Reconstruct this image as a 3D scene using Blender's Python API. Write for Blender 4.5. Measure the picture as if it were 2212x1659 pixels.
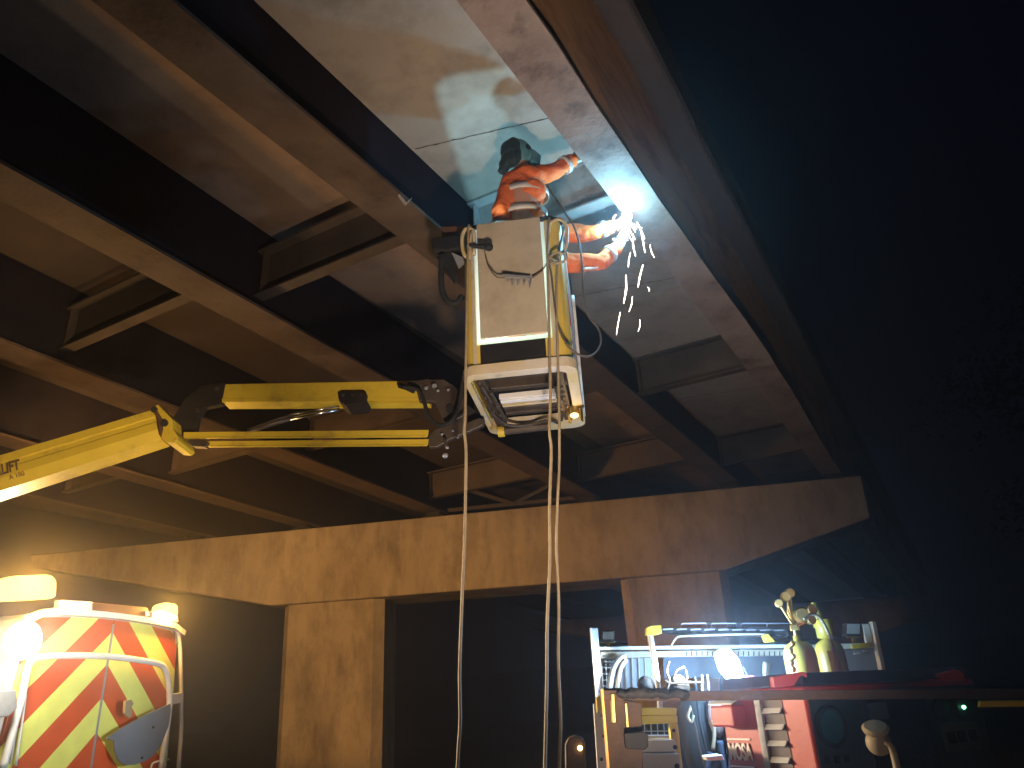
import bpy, bmesh, math, random
from mathutils import Vector, Matrix, noise
from math import radians, sin, cos, pi, atan2, hypot
random.seed(7)
for o in list(bpy.data.objects): bpy.data.objects.remove(o, do_unlink=True)
scn = bpy.context.scene
C = scn.collection
# ------------------------------------------------------------ camera
EYE = 1.6
FPX = 1610.0; PW, PH = 2212.0, 1659.0            # measured on a 2212 x 1659 copy of the photograph
ROLL = radians(3.0)
vq = Vector((2120 - PW/2, -(1475 - PH/2), FPX)).normalized()    # where the girders run to
PITCH = atan2(sin(ROLL)*vq.x - cos(ROLL)*vq.y, vq.z)
uq = Vector((-sin(ROLL)*cos(PITCH), cos(ROLL)*cos(PITCH), sin(PITCH)))
xq = -(vq.cross(uq))
AX = Matrix((xq, vq, uq))                        # camera coordinates (right, up, forward) -> world
cam = bpy.data.objects.new('camera', bpy.data.cameras.new('camera'))
C.objects.link(cam)
r_, u_, f_ = AX @ Vector((1,0,0)), AX @ Vector((0,1,0)), AX @ Vector((0,0,1))
cm = Matrix((r_, u_, -f_)).transposed().to_4x4(); cm.translation = (0, 0, EYE)
cam.matrix_world = cm
cam.data.sensor_width = 36; cam.data.lens = 36*FPX/PW
cam.data.clip_start = 0.05; cam.data.clip_end = 600
scn.camera = cam
HD = Vector((f_.x, f_.y, 0)).normalized()        # heading
HR = Vector((HD.y, -HD.x, 0))                    # to the right of it
def pt(x, y, q):
    "point seen at (x, y) whose horizontal distance along the heading is q"
    r = AX @ Vector((x - PW/2, -(y - PH/2), FPX)); r *= q / (r.dot(HD))
    return Vector((r.x, r.y, r.z + EYE))
def ptz(x, y, z):
    r = AX @ Vector((x - PW/2, -(y - PH/2), FPX)); r *= (z-EYE)/r.z
    return Vector((r.x, r.y, r.z + EYE))
# ------------------------------------------------------------ world, exposure
w = bpy.data.worlds.new('World'); scn.world = w; w.use_nodes = True
nt = w.node_tree; nt.nodes.clear()
wo = nt.nodes.new('ShaderNodeOutputWorld'); bg = nt.nodes.new('ShaderNodeBackground')
tc = nt.nodes.new('ShaderNodeTexCoord'); sp = nt.nodes.new('ShaderNodeSeparateXYZ'); rp = nt.nodes.new('ShaderNodeValToRGB')
rp.color_ramp.elements[0].color = (0.0012, 0.0010, 0.0016, 1); rp.color_ramp.elements[0].position = 0.0
rp.color_ramp.elements[1].color = (0.0015, 0.0015, 0.0038, 1); rp.color_ramp.elements[1].position = 0.7
nt.links.new(tc.outputs['Generated'], sp.inputs[0]); nt.links.new(sp.outputs[2], rp.inputs[0])
nt.links.new(rp.outputs[0], bg.inputs[0]); nt.links.new(bg.outputs[0], wo.inputs[0]); bg.inputs[1].default_value = 1.0
scn.view_settings.view_transform = 'Standard'; scn.view_settings.look = 'None'
scn.view_settings.exposure = 0.0; scn.view_settings.gamma = 1.0
try: scn.view_settings.use_curve_mapping = False
except Exception: pass
scn.cycles.sample_clamp_indirect = 4.0
scn.cycles.max_bounces = 6
def light(name, kind, loc, energy, color, size=0.05, aim=None, spot=None, blend=.6):
    d = bpy.data.lights.new(name, kind); d.energy = energy; d.color = color
    if kind in ('POINT', 'SPOT'): d.shadow_soft_size = size
    if kind == 'SPOT': d.spot_size = radians(spot); d.spot_blend = blend
    o = bpy.data.objects.new(name, d); C.objects.link(o); o.location = loc
    if aim is not None: o.rotation_euler = (Vector(aim)-Vector(loc)).to_track_quat('-Z', 'Y').to_euler()
    return o
# assumed flood on a tripod below the frame, added to light the deck
HAZE = .0092
ASSUMED_FLOOD_W = 860
ASSUMED_FLOOD = Vector((-0.55, 1.35, 0.95))
light('assumed_flood_beam', 'SPOT', ASSUMED_FLOOD+Vector((0,0,.06)), ASSUMED_FLOOD_W, (1.0, .76, .56), .10, (-2.0, 5.7, 5.9), 80, .9)
light('boom_fill', 'SPOT', ASSUMED_FLOOD+Vector((-.05,0,.02)), 1200, (1.0, .74, .45), .08, (-6.0, 2.95, 3.40), 40, .9)  # added spot to brighten the boom, no lamp head modelled for it
light('panel_fill', 'POINT', ASSUMED_FLOOD+Vector((0,.06,.16)), 13, (1.0, .76, .56), .08)  # added fill so the control panel is not left black
# the welding arc
ARC = pt(1345, 482, 4.80)
light('arc_flash', 'POINT', ARC, 58, (.22, .68, 1.0), .022)

# ------------------------------------------------------------ helpers
WM = {}
def reg(o, m): WM[o.name] = m.copy()
def tag(o, label=None, cat=None, group=None, kind=None):
    if label: o['label'] = label
    if cat: o['category'] = cat
    if group: o['group'] = group
    if kind: o['kind'] = kind
    return o
def thing(name, loc, label, cat, group=None, rz=0):
    o = bpy.data.objects.new(name, None); C.objects.link(o); o.empty_display_size = .2
    o.location = loc; o.rotation_euler = (0, 0, rz)
    reg(o, Matrix.Translation(Vector(loc)) @ Matrix.Rotation(rz, 4, 'Z'))
    return tag(o, label, cat, group)
def frame(origin, rz=0): return Matrix.Translation(Vector(origin)) @ Matrix.Rotation(rz, 4, 'Z')
IDN = Matrix.Identity(4)
class MB:
    def __init__(s, fr=IDN): s.bm = bmesh.new(); s.fr = fr
    def v(s, p): return s.bm.verts.new(s.fr @ Vector(p))
    def box(s, c, d, rot=None):
        hx, hy, hz = d[0]/2, d[1]/2, d[2]/2
        R = rot if rot is not None else Matrix.Identity(3)
        vs = [s.v(Vector(c) + R @ Vector((x*hx, y*hy, z*hz))) for x in (-1,1) for y in (-1,1) for z in (-1,1)]
        for f in ((0,1,3,2),(4,6,7,5),(0,4,5,1),(2,3,7,6),(0,2,6,4),(1,5,7,3)): s.bm.faces.new([vs[i] for i in f])
        return s
    def lohi(s, a, b): return s.box([(a[i]+b[i])/2 for i in range(3)], [abs(b[i]-a[i]) for i in range(3)])
    def bar(s, a, b, w, h, up=(0,0,1)):
        a, b = Vector(a), Vector(b); d = b-a; L = d.length; d.normalize()
        r = d.cross(Vector(up)); r.normalize(); u = r.cross(d)
        R = Matrix((d, r, u)).transposed()
        return s.box((a+b)/2, (L, w, h), R)
    def tube(s, pts, r, n=10, cap=True):
        pts = [Vector(p) for p in pts]; rs = r if isinstance(r, (list, tuple)) else [r]*len(pts)
        rings = []; prev = None
        for i, p in enumerate(pts):
            d = (pts[min(i+1, len(pts)-1)] - pts[max(i-1, 0)]).normalized()
            if prev is None:
                a = Vector((0,0,1)) if abs(d.z) < .9 else Vector((1,0,0)); x = d.cross(a).normalized()
            else: x = (prev - d*prev.dot(d)).normalized()
            prev = x; y = d.cross(x)
            rings.append([s.v(p + (x*cos(2*pi*k/n) + y*sin(2*pi*k/n))*rs[i]) for k in range(n)])
        for A, B in zip(rings, rings[1:]):
            for k in range(n): s.bm.faces.new((A[k], A[(k+1)%n], B[(k+1)%n], B[k]))
        if cap: s.bm.faces.new(rings[0][::-1]); s.bm.faces.new(rings[-1])
        return s
    def lathe(s, prof, c=(0,0,0), axis=(0,0,1), n=24):
        ax = Vector(axis).normalized(); a = Vector((1,0,0)) if abs(ax.x) < .9 else Vector((0,1,0))
        x = ax.cross(a).normalized(); y = ax.cross(x); c = Vector(c); rings = []
        for r, h in prof:
            rings.append([s.v(c + ax*h + (x*cos(2*pi*k/n) + y*sin(2*pi*k/n))*max(r, 1e-4)) for k in range(n)])
        for A, B in zip(rings, rings[1:]):
            for k in range(n): s.bm.faces.new((A[k], B[k], B[(k+1)%n], A[(k+1)%n]))
        s.bm.faces.new(rings[0]); s.bm.faces.new(rings[-1][::-1])
        return s
    def prism(s, poly, ext):
        "poly: 3-D points of a flat outline, pushed along ext"
        A = [s.v(p) for p in poly]; B = [s.v(Vector(p)+Vector(ext)) for p in poly]; n = len(A)
        s.bm.faces.new(A); s.bm.faces.new(B[::-1])
        for k in range(n): s.bm.faces.new((A[k], B[k], B[(k+1)%n], A[(k+1)%n]))
        return s
    def blob(s, c, r, sub=2, jitter=0):
        R = Matrix.Diagonal(Vector(r if isinstance(r, (tuple, list)) else (r, r, r))).to_4x4()
        res = bmesh.ops.create_icosphere(s.bm, subdivisions=sub, radius=1.0, matrix=s.fr @ Matrix.Translation(Vector(c)) @ R)
        if jitter:
            for v in res['verts']: v.co += noise.noise_vector(v.co*6)*jitter
        return s
    def capsule(s, a, b, ra, rb, n=14):
        a, b = Vector(a), Vector(b); d = (b-a); L = d.length; d.normalize()
        prof = [(ra*sin(t), -ra*cos(t)) for t in [i*pi/10 for i in range(0, 6)]] + [(rb*cos(t), L+rb*sin(t)) for t in [i*pi/10 for i in range(0, 6)]]
        return s.lathe(prof, a, d, n)
    def build(s, name, mat, parent=None, bevel=0, seg=2, smooth=False, weld=False):
        bm = s.bm
        if weld: bmesh.ops.remove_doubles(bm, verts=bm.verts, dist=1e-4)
        bmesh.ops.recalc_face_normals(bm, faces=bm.faces)
        me = bpy.data.meshes.new(name)
        if parent is not None: M = WM[parent.name]
        else:
            co = [v.co for v in bm.verts]
            M = Matrix.Translation(((min(c.x for c in co)+max(c.x for c in co))/2, (min(c.y for c in co)+max(c.y for c in co))/2, min(c.z for c in co)))
        bm.transform(M.inverted()); bm.to_mesh(me); bm.free()
        if smooth:
            for p in me.polygons: p.use_smooth = True
        o = bpy.data.objects.new(name, me); C.objects.link(o)
        if parent is not None: o.parent = parent
        else: o.matrix_world = M
        WM[o.name] = M.copy()
        for m in (mat if isinstance(mat, (list, tuple)) else [mat]): me.materials.append(m)
        if bevel:
            b = o.modifiers.new('bevel', 'BEVEL'); b.width = bevel; b.segments = seg; b.limit_method = 'ANGLE'; b.angle_limit = radians(35)
        return o
def remesh(o, voxel, smooth=6):
    m = o.modifiers.new('remesh', 'REMESH'); m.mode = 'VOXEL'; m.voxel_size = voxel; m.use_smooth_shade = True
    m = o.modifiers.new('smooth', 'SMOOTH'); m.iterations = smooth; m.factor = .5
    dg = bpy.context.evaluated_depsgraph_get(); dg.update()
    me = bpy.data.meshes.new_from_object(o.evaluated_get(dg)); o.modifiers.clear()
    mats = list(o.data.materials); o.data = me
    if not len(me.materials):
        for k in mats: me.materials.append(k)
    for p in me.polygons: p.use_smooth = True
    return o
def spline(pts, n=8):
    pts = [Vector(p) for p in pts]; out = []
    P = [pts[0]*2-pts[1]] + pts + [pts[-1]*2-pts[-2]]
    for i in range(1, len(P)-2):
        for k in range(n):
            t = k/n; a, b, c, d = P[i-1], P[i], P[i+1], P[i+2]
            out.append(.5*((2*b) + (-a+c)*t + (2*a-5*b+4*c-d)*t*t + (-a+3*b-3*c+d)*t**3))
    out.append(pts[-1]); return out
def text(name, body, size, M, mat, parent, sx=1.0, bold=0.0, depth=.002):
    cu = bpy.data.curves.new(name, 'FONT'); cu.body = body; cu.size = size; cu.extrude = depth; cu.offset = bold
    cu.align_x = 'CENTER'; cu.align_y = 'CENTER'
    t = bpy.data.objects.new(name, cu); C.objects.link(t)
    dg = bpy.context.evaluated_depsgraph_get(); dg.update()
    me = bpy.data.meshes.new_from_object(t.evaluated_get(dg)); bpy.data.objects.remove(t)
    me.transform(WM[parent.name].inverted() @ M @ Matrix.Diagonal((sx, 1, 1, 1)))
    me.materials.clear(); me.materials.append(mat)
    o = bpy.data.objects.new(name, me); C.objects.link(o); o.parent = parent; WM[o.name] = WM[parent.name]
    return o
# ------------------------------------------------------------ materials
def mat(name, col, rough=.6, metal=0, col2=None, scale=6, amt=.5, bump=0, bscale=60, emit=None, estr=0, detail=6, coat=0, stretch=None, stain=None):
    m = bpy.data.materials.new(name); m.use_nodes = True; n = m.node_tree; b = n.nodes['Principled BSDF']; L = n.links
    b.inputs['Base Color'].default_value = (*col, 1); b.inputs['Roughness'].default_value = rough; b.inputs['Metallic'].default_value = metal
    if coat: b.inputs['Coat Weight'].default_value = coat; b.inputs['Coat Roughness'].default_value = .15
    if emit: b.inputs['Emission Color'].default_value = (*emit, 1); b.inputs['Emission Strength'].default_value = estr
    tcn = n.nodes.new('ShaderNodeTexCoord'); src = tcn.outputs['Object']
    if stretch:
        mp = n.nodes.new('ShaderNodeMapping'); mp.inputs['Scale'].default_value = stretch; L.new(src, mp.inputs[0]); src2 = mp.outputs[0]
    else: src2 = src
    if col2:
        nz = n.nodes.new('ShaderNodeTexNoise'); nz.inputs['Scale'].default_value = scale; nz.inputs['Detail'].default_value = detail; nz.inputs['Roughness'].default_value = .62
        L.new(src2, nz.inputs['Vector'])
        cr = n.nodes.new('ShaderNodeValToRGB'); cr.color_ramp.elements[0].position = .5-.28*(1-amt)-.02; cr.color_ramp.elements[1].position = .5+.28*(1-amt)+.02
        cr.color_ramp.elements[0].color = (*col, 1); cr.color_ramp.elements[1].color = (*col2, 1)
        L.new(nz.outputs[0], cr.inputs[0]); out = cr.outputs[0]
        if stain:
            scol, sscale, slo, shi = stain
            n2 = n.nodes.new('ShaderNodeTexNoise'); n2.inputs['Scale'].default_value = sscale; n2.inputs['Detail'].default_value = 9; n2.inputs['Roughness'].default_value = .7
            L.new(src2, n2.inputs['Vector'])
            c2 = n.nodes.new('ShaderNodeValToRGB'); c2.color_ramp.elements[0].position = slo; c2.color_ramp.elements[1].position = shi
            L.new(n2.outputs[0], c2.inputs[0])
            mx = n.nodes.new('ShaderNodeMix'); mx.data_type = 'RGBA'; L.new(c2.outputs[0], mx.inputs[0]); L.new(out, mx.inputs[6]); mx.inputs[7].default_value = (*scol, 1); out = mx.outputs[2]
        L.new(out, b.inputs['Base Color'])
    if bump:
        nb = n.nodes.new('ShaderNodeTexNoise'); nb.inputs['Scale'].default_value = bscale; nb.inputs['Detail'].default_value = 5
        L.new(src, nb.inputs['Vector']); bp = n.nodes.new('ShaderNodeBump'); bp.inputs['Strength'].default_value = bump; bp.inputs['Distance'].default_value = .01
        L.new(nb.outputs[0], bp.inputs['Height']); L.new(bp.outputs[0], b.inputs['Normal'])
    return m
def glow(name, col, strength):
    m = bpy.data.materials.new(name); m.use_nodes = True; n = m.node_tree; n.nodes.clear()
    e = n.nodes.new('ShaderNodeEmission'); e.inputs[0].default_value = (*col, 1); e.inputs[1].default_value = strength
    o = n.nodes.new('ShaderNodeOutputMaterial'); n.links.new(e.outputs[0], o.inputs[0]); return m
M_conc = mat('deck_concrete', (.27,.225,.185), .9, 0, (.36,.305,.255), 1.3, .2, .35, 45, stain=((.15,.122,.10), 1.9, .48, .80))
M_conc2 = mat('shaded_brown_concrete', (.19,.125,.082), .9, 0, (.28,.19,.13), 1.1, .2, .35, 45, stain=((.10,.066,.05), 1.8, .45, .8))  # brown inner bay, its weaker light put into the darker colour
M_conc3 = mat('unlit_bay_concrete', (.045,.032,.025), .9, 0, (.075,.052,.038), 1.1, .2, .35, 45)  # bays further in, their lack of light painted as near black
M_pier = mat('pier_concrete', (.225,.185,.14), .9, 0, (.33,.28,.22), 1.5, .2, .6, 30, stretch=(1.3,1.3,.55), stain=((.085,.068,.052), 1.9, .46, .78))
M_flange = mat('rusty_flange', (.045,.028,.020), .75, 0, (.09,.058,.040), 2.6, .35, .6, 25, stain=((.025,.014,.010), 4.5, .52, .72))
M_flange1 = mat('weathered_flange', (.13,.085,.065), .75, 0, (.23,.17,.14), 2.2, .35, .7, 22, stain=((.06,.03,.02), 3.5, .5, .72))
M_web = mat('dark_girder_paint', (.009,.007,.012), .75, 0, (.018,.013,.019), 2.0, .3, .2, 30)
M_web1 = mat('outer_web_paint', (.42,.225,.105), .75, 0, (.52,.30,.15), 1.6, .3, .3, 30, stain=((.09,.05,.03), 2.5, .5, .75), stretch=(1,.3,1))
M_fascia = mat('fascia_concrete', (.030,.023,.022), .9, 0, (.055,.042,.042), 1.5, .3, .4, 30, stretch=(1,.4,1))
M_diaph = mat('crossbeam_paint', (.038,.027,.020), .7, 0, (.072,.052,.038), 3, .4, .4, 30, stain=((.06,.04,.03), 4, .55, .7))
M_asph = mat('asphalt', (.04,.04,.042), .95, 0, (.06,.058,.055), 20, .3, .5, 120)
M_yel = mat('yellow_paint', (.62,.45,.035), .42, 0, (.5,.35,.03), 3, .2, .1, 30, coat=.25, stain=((.20,.13,.04), 4.2, .52, .80))
M_yel2 = mat('pale_yellow_fibreglass', (.62,.46,.07), .5, 0, (.50,.36,.07), 2, .3, .12, 40, coat=.2, stain=((.30,.24,.14), 3, .6, .8))
M_cream = mat('cream_panel', (.42,.36,.27), .55, 0, (.48,.42,.32), 2, .3, .1, 60, stain=((.22,.17,.11), 2.0, .45, .8))
M_white = mat('white_paint', (.72,.72,.72), .45, 0, (.62,.61,.6), 4, .4, .08, 40, stain=((.35,.33,.3), 5, .6, .8))
M_dirty = mat('scuffed_white', (.50,.46,.40), .55, 0, (.46,.34,.12), 3, .5, .15, 40, stain=((.2,.17,.13), 5, .58, .75))
M_black = mat('black_steel', (.018,.017,.017), .5, .3, (.035,.03,.028), 8, .3, .2, 60)
M_rubber = mat('black_rubber', (.014,.014,.015), .6, 0, (.03,.028,.026), 10, .3)
M_steel = mat('brown_greasy_steel', (.10,.075,.055), .5, .5, (.05,.035,.028), 7, .4, .3, 50)
M_chrome = mat('chromed_rod', (.75,.74,.72), .18, 1.0)
M_orange = mat('orange_work_cloth', (.78,.17,.022), .85, 0, (.52,.085,.018), 7, .3, .9, 16)
M_orange.node_tree.nodes['Bump'].inputs['Distance'].default_value = .022
M_refl = mat('silver_reflective_tape', (.55,.52,.50), .35, .1, (.40,.36,.35), 12, .4, .5, 30)
M_denim = mat('navy_work_cloth', (.02,.03,.055), .9, 0, (.03,.045,.07), 8, .3, .6, 20)
M_mask = mat('welding_mask_plastic', (.02,.03,.04), .35, 0, (.035,.05,.06), 5, .4, .1, 20)
M_helmet = mat('teal_lit_helmet', (.05,.16,.22), .55, 0, (.09,.26,.34), 7, .4, 1.0, 11)  # helmet shell, the arc's teal light is put into its colour
M_glove = mat('grey_leather_glove', (.30,.32,.34), .8, 0, (.42,.42,.42), 9, .4, .6, 40)
M_cuff = mat('red_brown_glove_leather', (.35,.13,.10), .8, 0, (.45,.2,.15), 9, .4, .6, 40)
M_skin = mat('skin', (.45,.24,.17), .6, 0, (.40,.2,.14), 12, .4)
M_cable = mat('tan_rubber_cable', (.34,.27,.16), .6, 0, (.24,.18,.11), 9, .4)
M_cable2 = mat('dark_brown_cable', (.07,.045,.03), .6, 0, (.12,.08,.05), 9, .4)
M_red = mat('red_generator_paint', (.52,.055,.045), .45, 0, (.42,.045,.04), 3, .3, .08, 40, coat=.3, stain=((.18,.03,.03), 4, .62, .8))
M_gate = mat('dark_rusty_gate', (.035,.017,.009), .8, 0, (.06,.03,.014), 6, .3, .4, 50, stain=((.02,.012,.01), 9, .5, .7))
M_dred = mat('dark_red_canopy', (.05,.007,.006), .5, 0, (.03,.006,.005), 4, .3, .1, 30)
M_panel = mat('dark_control_panel', (.05,.055,.05), .5, 0, (.035,.04,.038), 4, .3)
M_grey = mat('galvanised_steel', (.36,.37,.40), .45, .4, (.26,.27,.29), 7, .4, .2, 40)
M_disc = mat('sign_back_aluminium', (.22,.25,.29), .5, .3, (.18,.20,.24), 3, .3)
M_hiyel = mat('hi_vis_yellow_paint', (.80,.72,.10), .5, 0, (.7,.62,.1), 4, .3, .05, 30)
M_cyl = mat('gas_bottle_paint', (.50,.40,.06), .4, 0, (.38,.29,.05), 5, .4, .1, 30)
M_brown = mat('brown_steel_box', (.12,.055,.025), .6, 0, (.07,.032,.018), 5, .4, .3, 40)
M_brass = mat('brass', (.62,.43,.14), .3, .9)
M_text = mat('brown_lettering', (.10,.05,.02), .6)
M_wtext = mat('white_lettering', (.8,.78,.78), .5)
M_glassd = mat('dark_lamp_glass', (.03,.03,.03), .1)
# translucent white seal, glows from the unseen lamp added inside the basket
M_seal = bpy.data.materials.new('translucent_white_seal'); M_seal.use_nodes = True
n = M_seal.node_tree; n.nodes.clear(); o_ = n.nodes.new('ShaderNodeOutputMaterial'); t1 = n.nodes.new('ShaderNodeBsdfTranslucent'); d1 = n.nodes.new('ShaderNodeBsdfDiffuse'); mx = n.nodes.new('ShaderNodeMixShader')
t1.inputs[0].default_value = (.95,.97,.98,1); d1.inputs[0].default_value = (.75,.75,.75,1); mx.inputs[0].default_value = .25
n.links.new(t1.outputs[0], mx.inputs[1]); n.links.new(d1.outputs[0], mx.inputs[2]); n.links.new(mx.outputs[0], o_.inputs[0])
# chevrons by object coordinates: apex on the door seam
def chevron_mat(name, ca, cb, period, phase, sgn=1, sx=1.0):
    m = bpy.data.materials.new(name); m.use_nodes = True; n = m.node_tree; b = n.nodes['Principled BSDF']; L = n.links
    t = n.nodes.new('ShaderNodeTexCoord'); s = n.nodes.new('ShaderNodeSeparateXYZ'); L.new(t.outputs['Object'], s.inputs[0])
    def op(k, a, bb=None):
        q = n.nodes.new('ShaderNodeMath'); q.operation = k
        for i, vv in enumerate((a, bb)):
            if vv is None: continue
            if isinstance(vv, (int, float)): q.inputs[i].default_value = vv
            else: L.new(vv, q.inputs[i])
        return q.outputs[0]
    ax = op('MULTIPLY', op('ABSOLUTE', s.outputs[0]), sx)
    q = op('FRACT', op('DIVIDE', op('ADD', op('ADD', ax, s.outputs[2]), phase), period))
    g = op('GREATER_THAN', q, .5)
    nz = n.nodes.new('ShaderNodeTexNoise'); nz.inputs['Scale'].default_value = 5; nz.inputs['Detail'].default_value = 6; L.new(t.outputs['Object'], nz.inputs['Vector'])
    mx = n.nodes.new('ShaderNodeMix'); mx.data_type = 'RGBA'; L.new(g, mx.inputs[0]); mx.inputs[6].default_value = (*ca, 1); mx.inputs[7].default_value = (*cb, 1)
    m2 = n.nodes.new('ShaderNodeMix'); m2.data_type = 'RGBA'; m2.blend_type = 'MULTIPLY'; m2.inputs[0].default_value = .35; L.new(mx.outputs[2], m2.inputs[6]); L.new(nz.outputs[0], m2.inputs[7])
    L.new(m2.outputs[2], b.inputs['Base Color']); b.inputs['Roughness'].default_value = .4
    return m
M_chev = chevron_mat('reflective_chevrons', (.85,.86,.20), (.66,.085,.02), .583, .175)

for m_ in (M_web, M_rubber, M_black, M_mask): m_.node_tree.nodes['Principled BSDF'].inputs['Specular IOR Level'].default_value = .08
# ============================================================ ground
g = MB(); g.lohi((-140,-140,-.4), (140,140,0)); o = g.build('ground', M_asph); tag(o, kind='structure')
# dark earth bank far behind the bridge
g = MB(); g.prism([(-90,75,0),(-90,92,0),(-90,92,6),(-90,84,5.5)], (190,14,0)); o = g.build('hills', mat('dark_earth', (.004,.004,.003), .95, 0, (.007,.007,.005), .6, .3)); tag(o, kind='structure')

# ============================================================ bridge
Z0, Z1 = 3.6+EYE, 4.37+EYE          # underside of the flanges / underside of the slab
YA, YB = -7.0, 46.0
GIR = [(-1.44, .0, .32), (-3.08, -.006, .36), (-5.17, -.045, .40), (-7.70, -.085, .40), (-10.25, -.10, .40), (-12.6, -.10, .40)]
def gx(i, y): x0, s, wd = GIR[i]; return x0 + s*(y-2)
br = thing('road_bridge', (-6, 5, 0), 'steel girder road bridge seen from below at night with rust stained flanges and concrete deck', 'bridge')
for i, (x0, s, wd) in enumerate(GIR):
    g = MB(); ya, yb = YA, YB
    # thin plate girder: web with small stiffeners
    g.prism([(gx(i,ya)-.012, ya, Z0+.02), (gx(i,ya)+.012, ya, Z0+.02), (gx(i,ya)+.012, ya, Z1+(.25 if i > 1 else 0)), (gx(i,ya)-.012, ya, Z1+(.25 if i > 1 else 0))], (gx(i,yb)-gx(i,ya), yb-ya, 0))
    web = g.build('girder', M_web1 if i == 0 else M_web, br)
    g = MB(); N = 90; h = wd/2; rows = []
    for k in range(N+1):
        y = ya + (yb-ya)*k/N; x = gx(i, y)
        wob = .012*noise.noise(Vector((i*9.1, y*1.7, 0))) + (.02*noise.noise(Vector((3, y*5, 1))) if i == 0 and 2 < y < 8 else 0)
        wo2 = .010*noise.noise(Vector((i*5.1, y*2.3, 4)))
        if i == 0: wo2 += .06*math.exp(-((y-7.8)/2.6)**2); wob += .07*math.exp(-((y-8.8)/3.0)**2) + .022*noise.noise(Vector((8, y*3.1, 2)))*(1 if 2 < y < 10 else 0)
        rows.append([g.v((x-h+wo2, y, Z0)), g.v((x+h+wob, y, Z0)), g.v((x+h+wob, y, Z0+.03)), g.v((x-h+wo2, y, Z0+.03))])
    for A, B in zip(rows, rows[1:]):
        for k in range(4): g.bm.faces.new((A[k], B[k], B[(k+1)%4], A[(k+1)%4]))
    g.build('bottom_flange', M_flange1 if i == 0 else M_flange, web)
    for y in ((4.97,) if i == 1 else (9.17, 13.3) if i == 0 else ()):
        g = MB(); g.box((gx(i,y)+(h*.3+.012), y, (Z0+Z1)/2+.012), (h*.5, .014, Z1-Z0-.04)); g.build('stiffener', M_web1 if i == 0 else M_web, web)
Z2 = Z1+.25
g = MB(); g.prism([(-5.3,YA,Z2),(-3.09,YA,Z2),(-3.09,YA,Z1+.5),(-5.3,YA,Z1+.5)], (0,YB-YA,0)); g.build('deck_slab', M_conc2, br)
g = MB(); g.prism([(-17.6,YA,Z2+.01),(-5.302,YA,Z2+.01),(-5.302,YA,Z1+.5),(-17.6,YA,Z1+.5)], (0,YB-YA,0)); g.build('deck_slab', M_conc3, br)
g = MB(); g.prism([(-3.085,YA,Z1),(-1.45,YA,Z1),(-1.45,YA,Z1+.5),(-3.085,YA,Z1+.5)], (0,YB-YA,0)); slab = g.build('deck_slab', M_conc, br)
g = MB(); g.prism([(-1.449,YA,Z0+.031),(-1.288,YA,Z0+.031),(-1.288,YA,Z0+1.20),(-1.449,YA,Z0+1.20)], (0,YB-YA,0)); g.build('edge_beam', M_web1, br)
g = MB()
M_stain = mat('dark_joint_stain', (.05,.035,.03), .9)
for X0, Y0, X1, Y1 in ((-3.05,4.0,-1.5,4.42), (-3.07,.4,-1.5,.82), (-3.1,7.0,-1.5,7.4), (-3.1,10.9,-1.5,11.3)):
    a, b = Vector((X0,Y0,Z1-.003)), Vector((X1,Y1,Z1-.003)); steps = 60; g = MB(); L_, R_ = [], []
    for k in range(steps+1):
        p = a.lerp(b, k/steps); p.y += .012*noise.noise(Vector((k*.35, Y0, 0))); w_ = .003 + .008*max(0, .25+noise.noise(Vector((k*.5, Y0, 7))))
        L_.append(g.v(p-Vector((0,w_,0)))); R_.append(g.v(p+Vector((0,w_,0))))
    for k in range(steps): g.bm.faces.new((L_[k], L_[k+1], R_[k+1], R_[k]))
    g.build('joint_stain', M_stain, slab)
# fascia beam and parapet along the edge
g = MB(); g.prism([(-1.44,YA,Z0+1.202),(-1.08,YA,Z0+1.202),(-1.05,YA,Z0+1.17),(-1.03,YA,Z0+1.22),(-1.04,YA,Z0+1.75),(-1.20,YA,Z0+1.75),(-1.22,YA,Z0+1.42),(-1.44,YA,Z0+1.42)], (0,YB-YA,0)); g.build('parapet', M_fascia, br)
# cross beams between the girders: channel sections, staggered from bay to bay
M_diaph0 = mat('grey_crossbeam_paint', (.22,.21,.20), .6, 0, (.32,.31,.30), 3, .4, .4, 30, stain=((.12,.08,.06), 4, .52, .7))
def crossbeam(i, y, zb=Z0+.25, zt=Z1, d=.11):
    xa, xb = gx(i+1, y)+.014, gx(i, y)-.014
    g = MB(); g.lohi((xa, y, zb), (xb, y+.014, zt-.03))
    g.lohi((xa, y-d, zb-.018), (xb, y+.02, zb)); g.lohi((xa, y-d, zt-.03), (xb, y+.02, zt-.004))
    for x in (xa+.06, xb-.06): g.lohi((x-.006, y-d*.8, zb), (x+.006, y, zt-.03))
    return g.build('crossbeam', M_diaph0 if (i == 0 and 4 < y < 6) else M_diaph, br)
for i, ys in ((0, (.6, 4.95, 9.15, 13.25)), (1, (.2, 4.42, 8.6, 12.5)), (2, (-.3, 4.02, 8.1, 11.7)), (3, (-.6, 3.5, 7.6)), (4, (3.1, 7.2))):
    for y in ys: crossbeam(i, y)
# bent lamp of torn flange metal and a bright paint mark
g = MB(); p = Vector((gx(1,4)+.18, 3.62, Z0-.01)); g.bar(p, p+Vector((.03,.05,-.07)), .03,.006); g.bar(p+Vector((.03,.05,-.07)), p+Vector((.05,.09,.0)), .03,.006); g.build('bent_clip', M_grey, br)
M_web1b = mat('dull_brace_paint', (.03,.022,.018), .8, 0, (.05,.036,.028), 3, .4)
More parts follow.
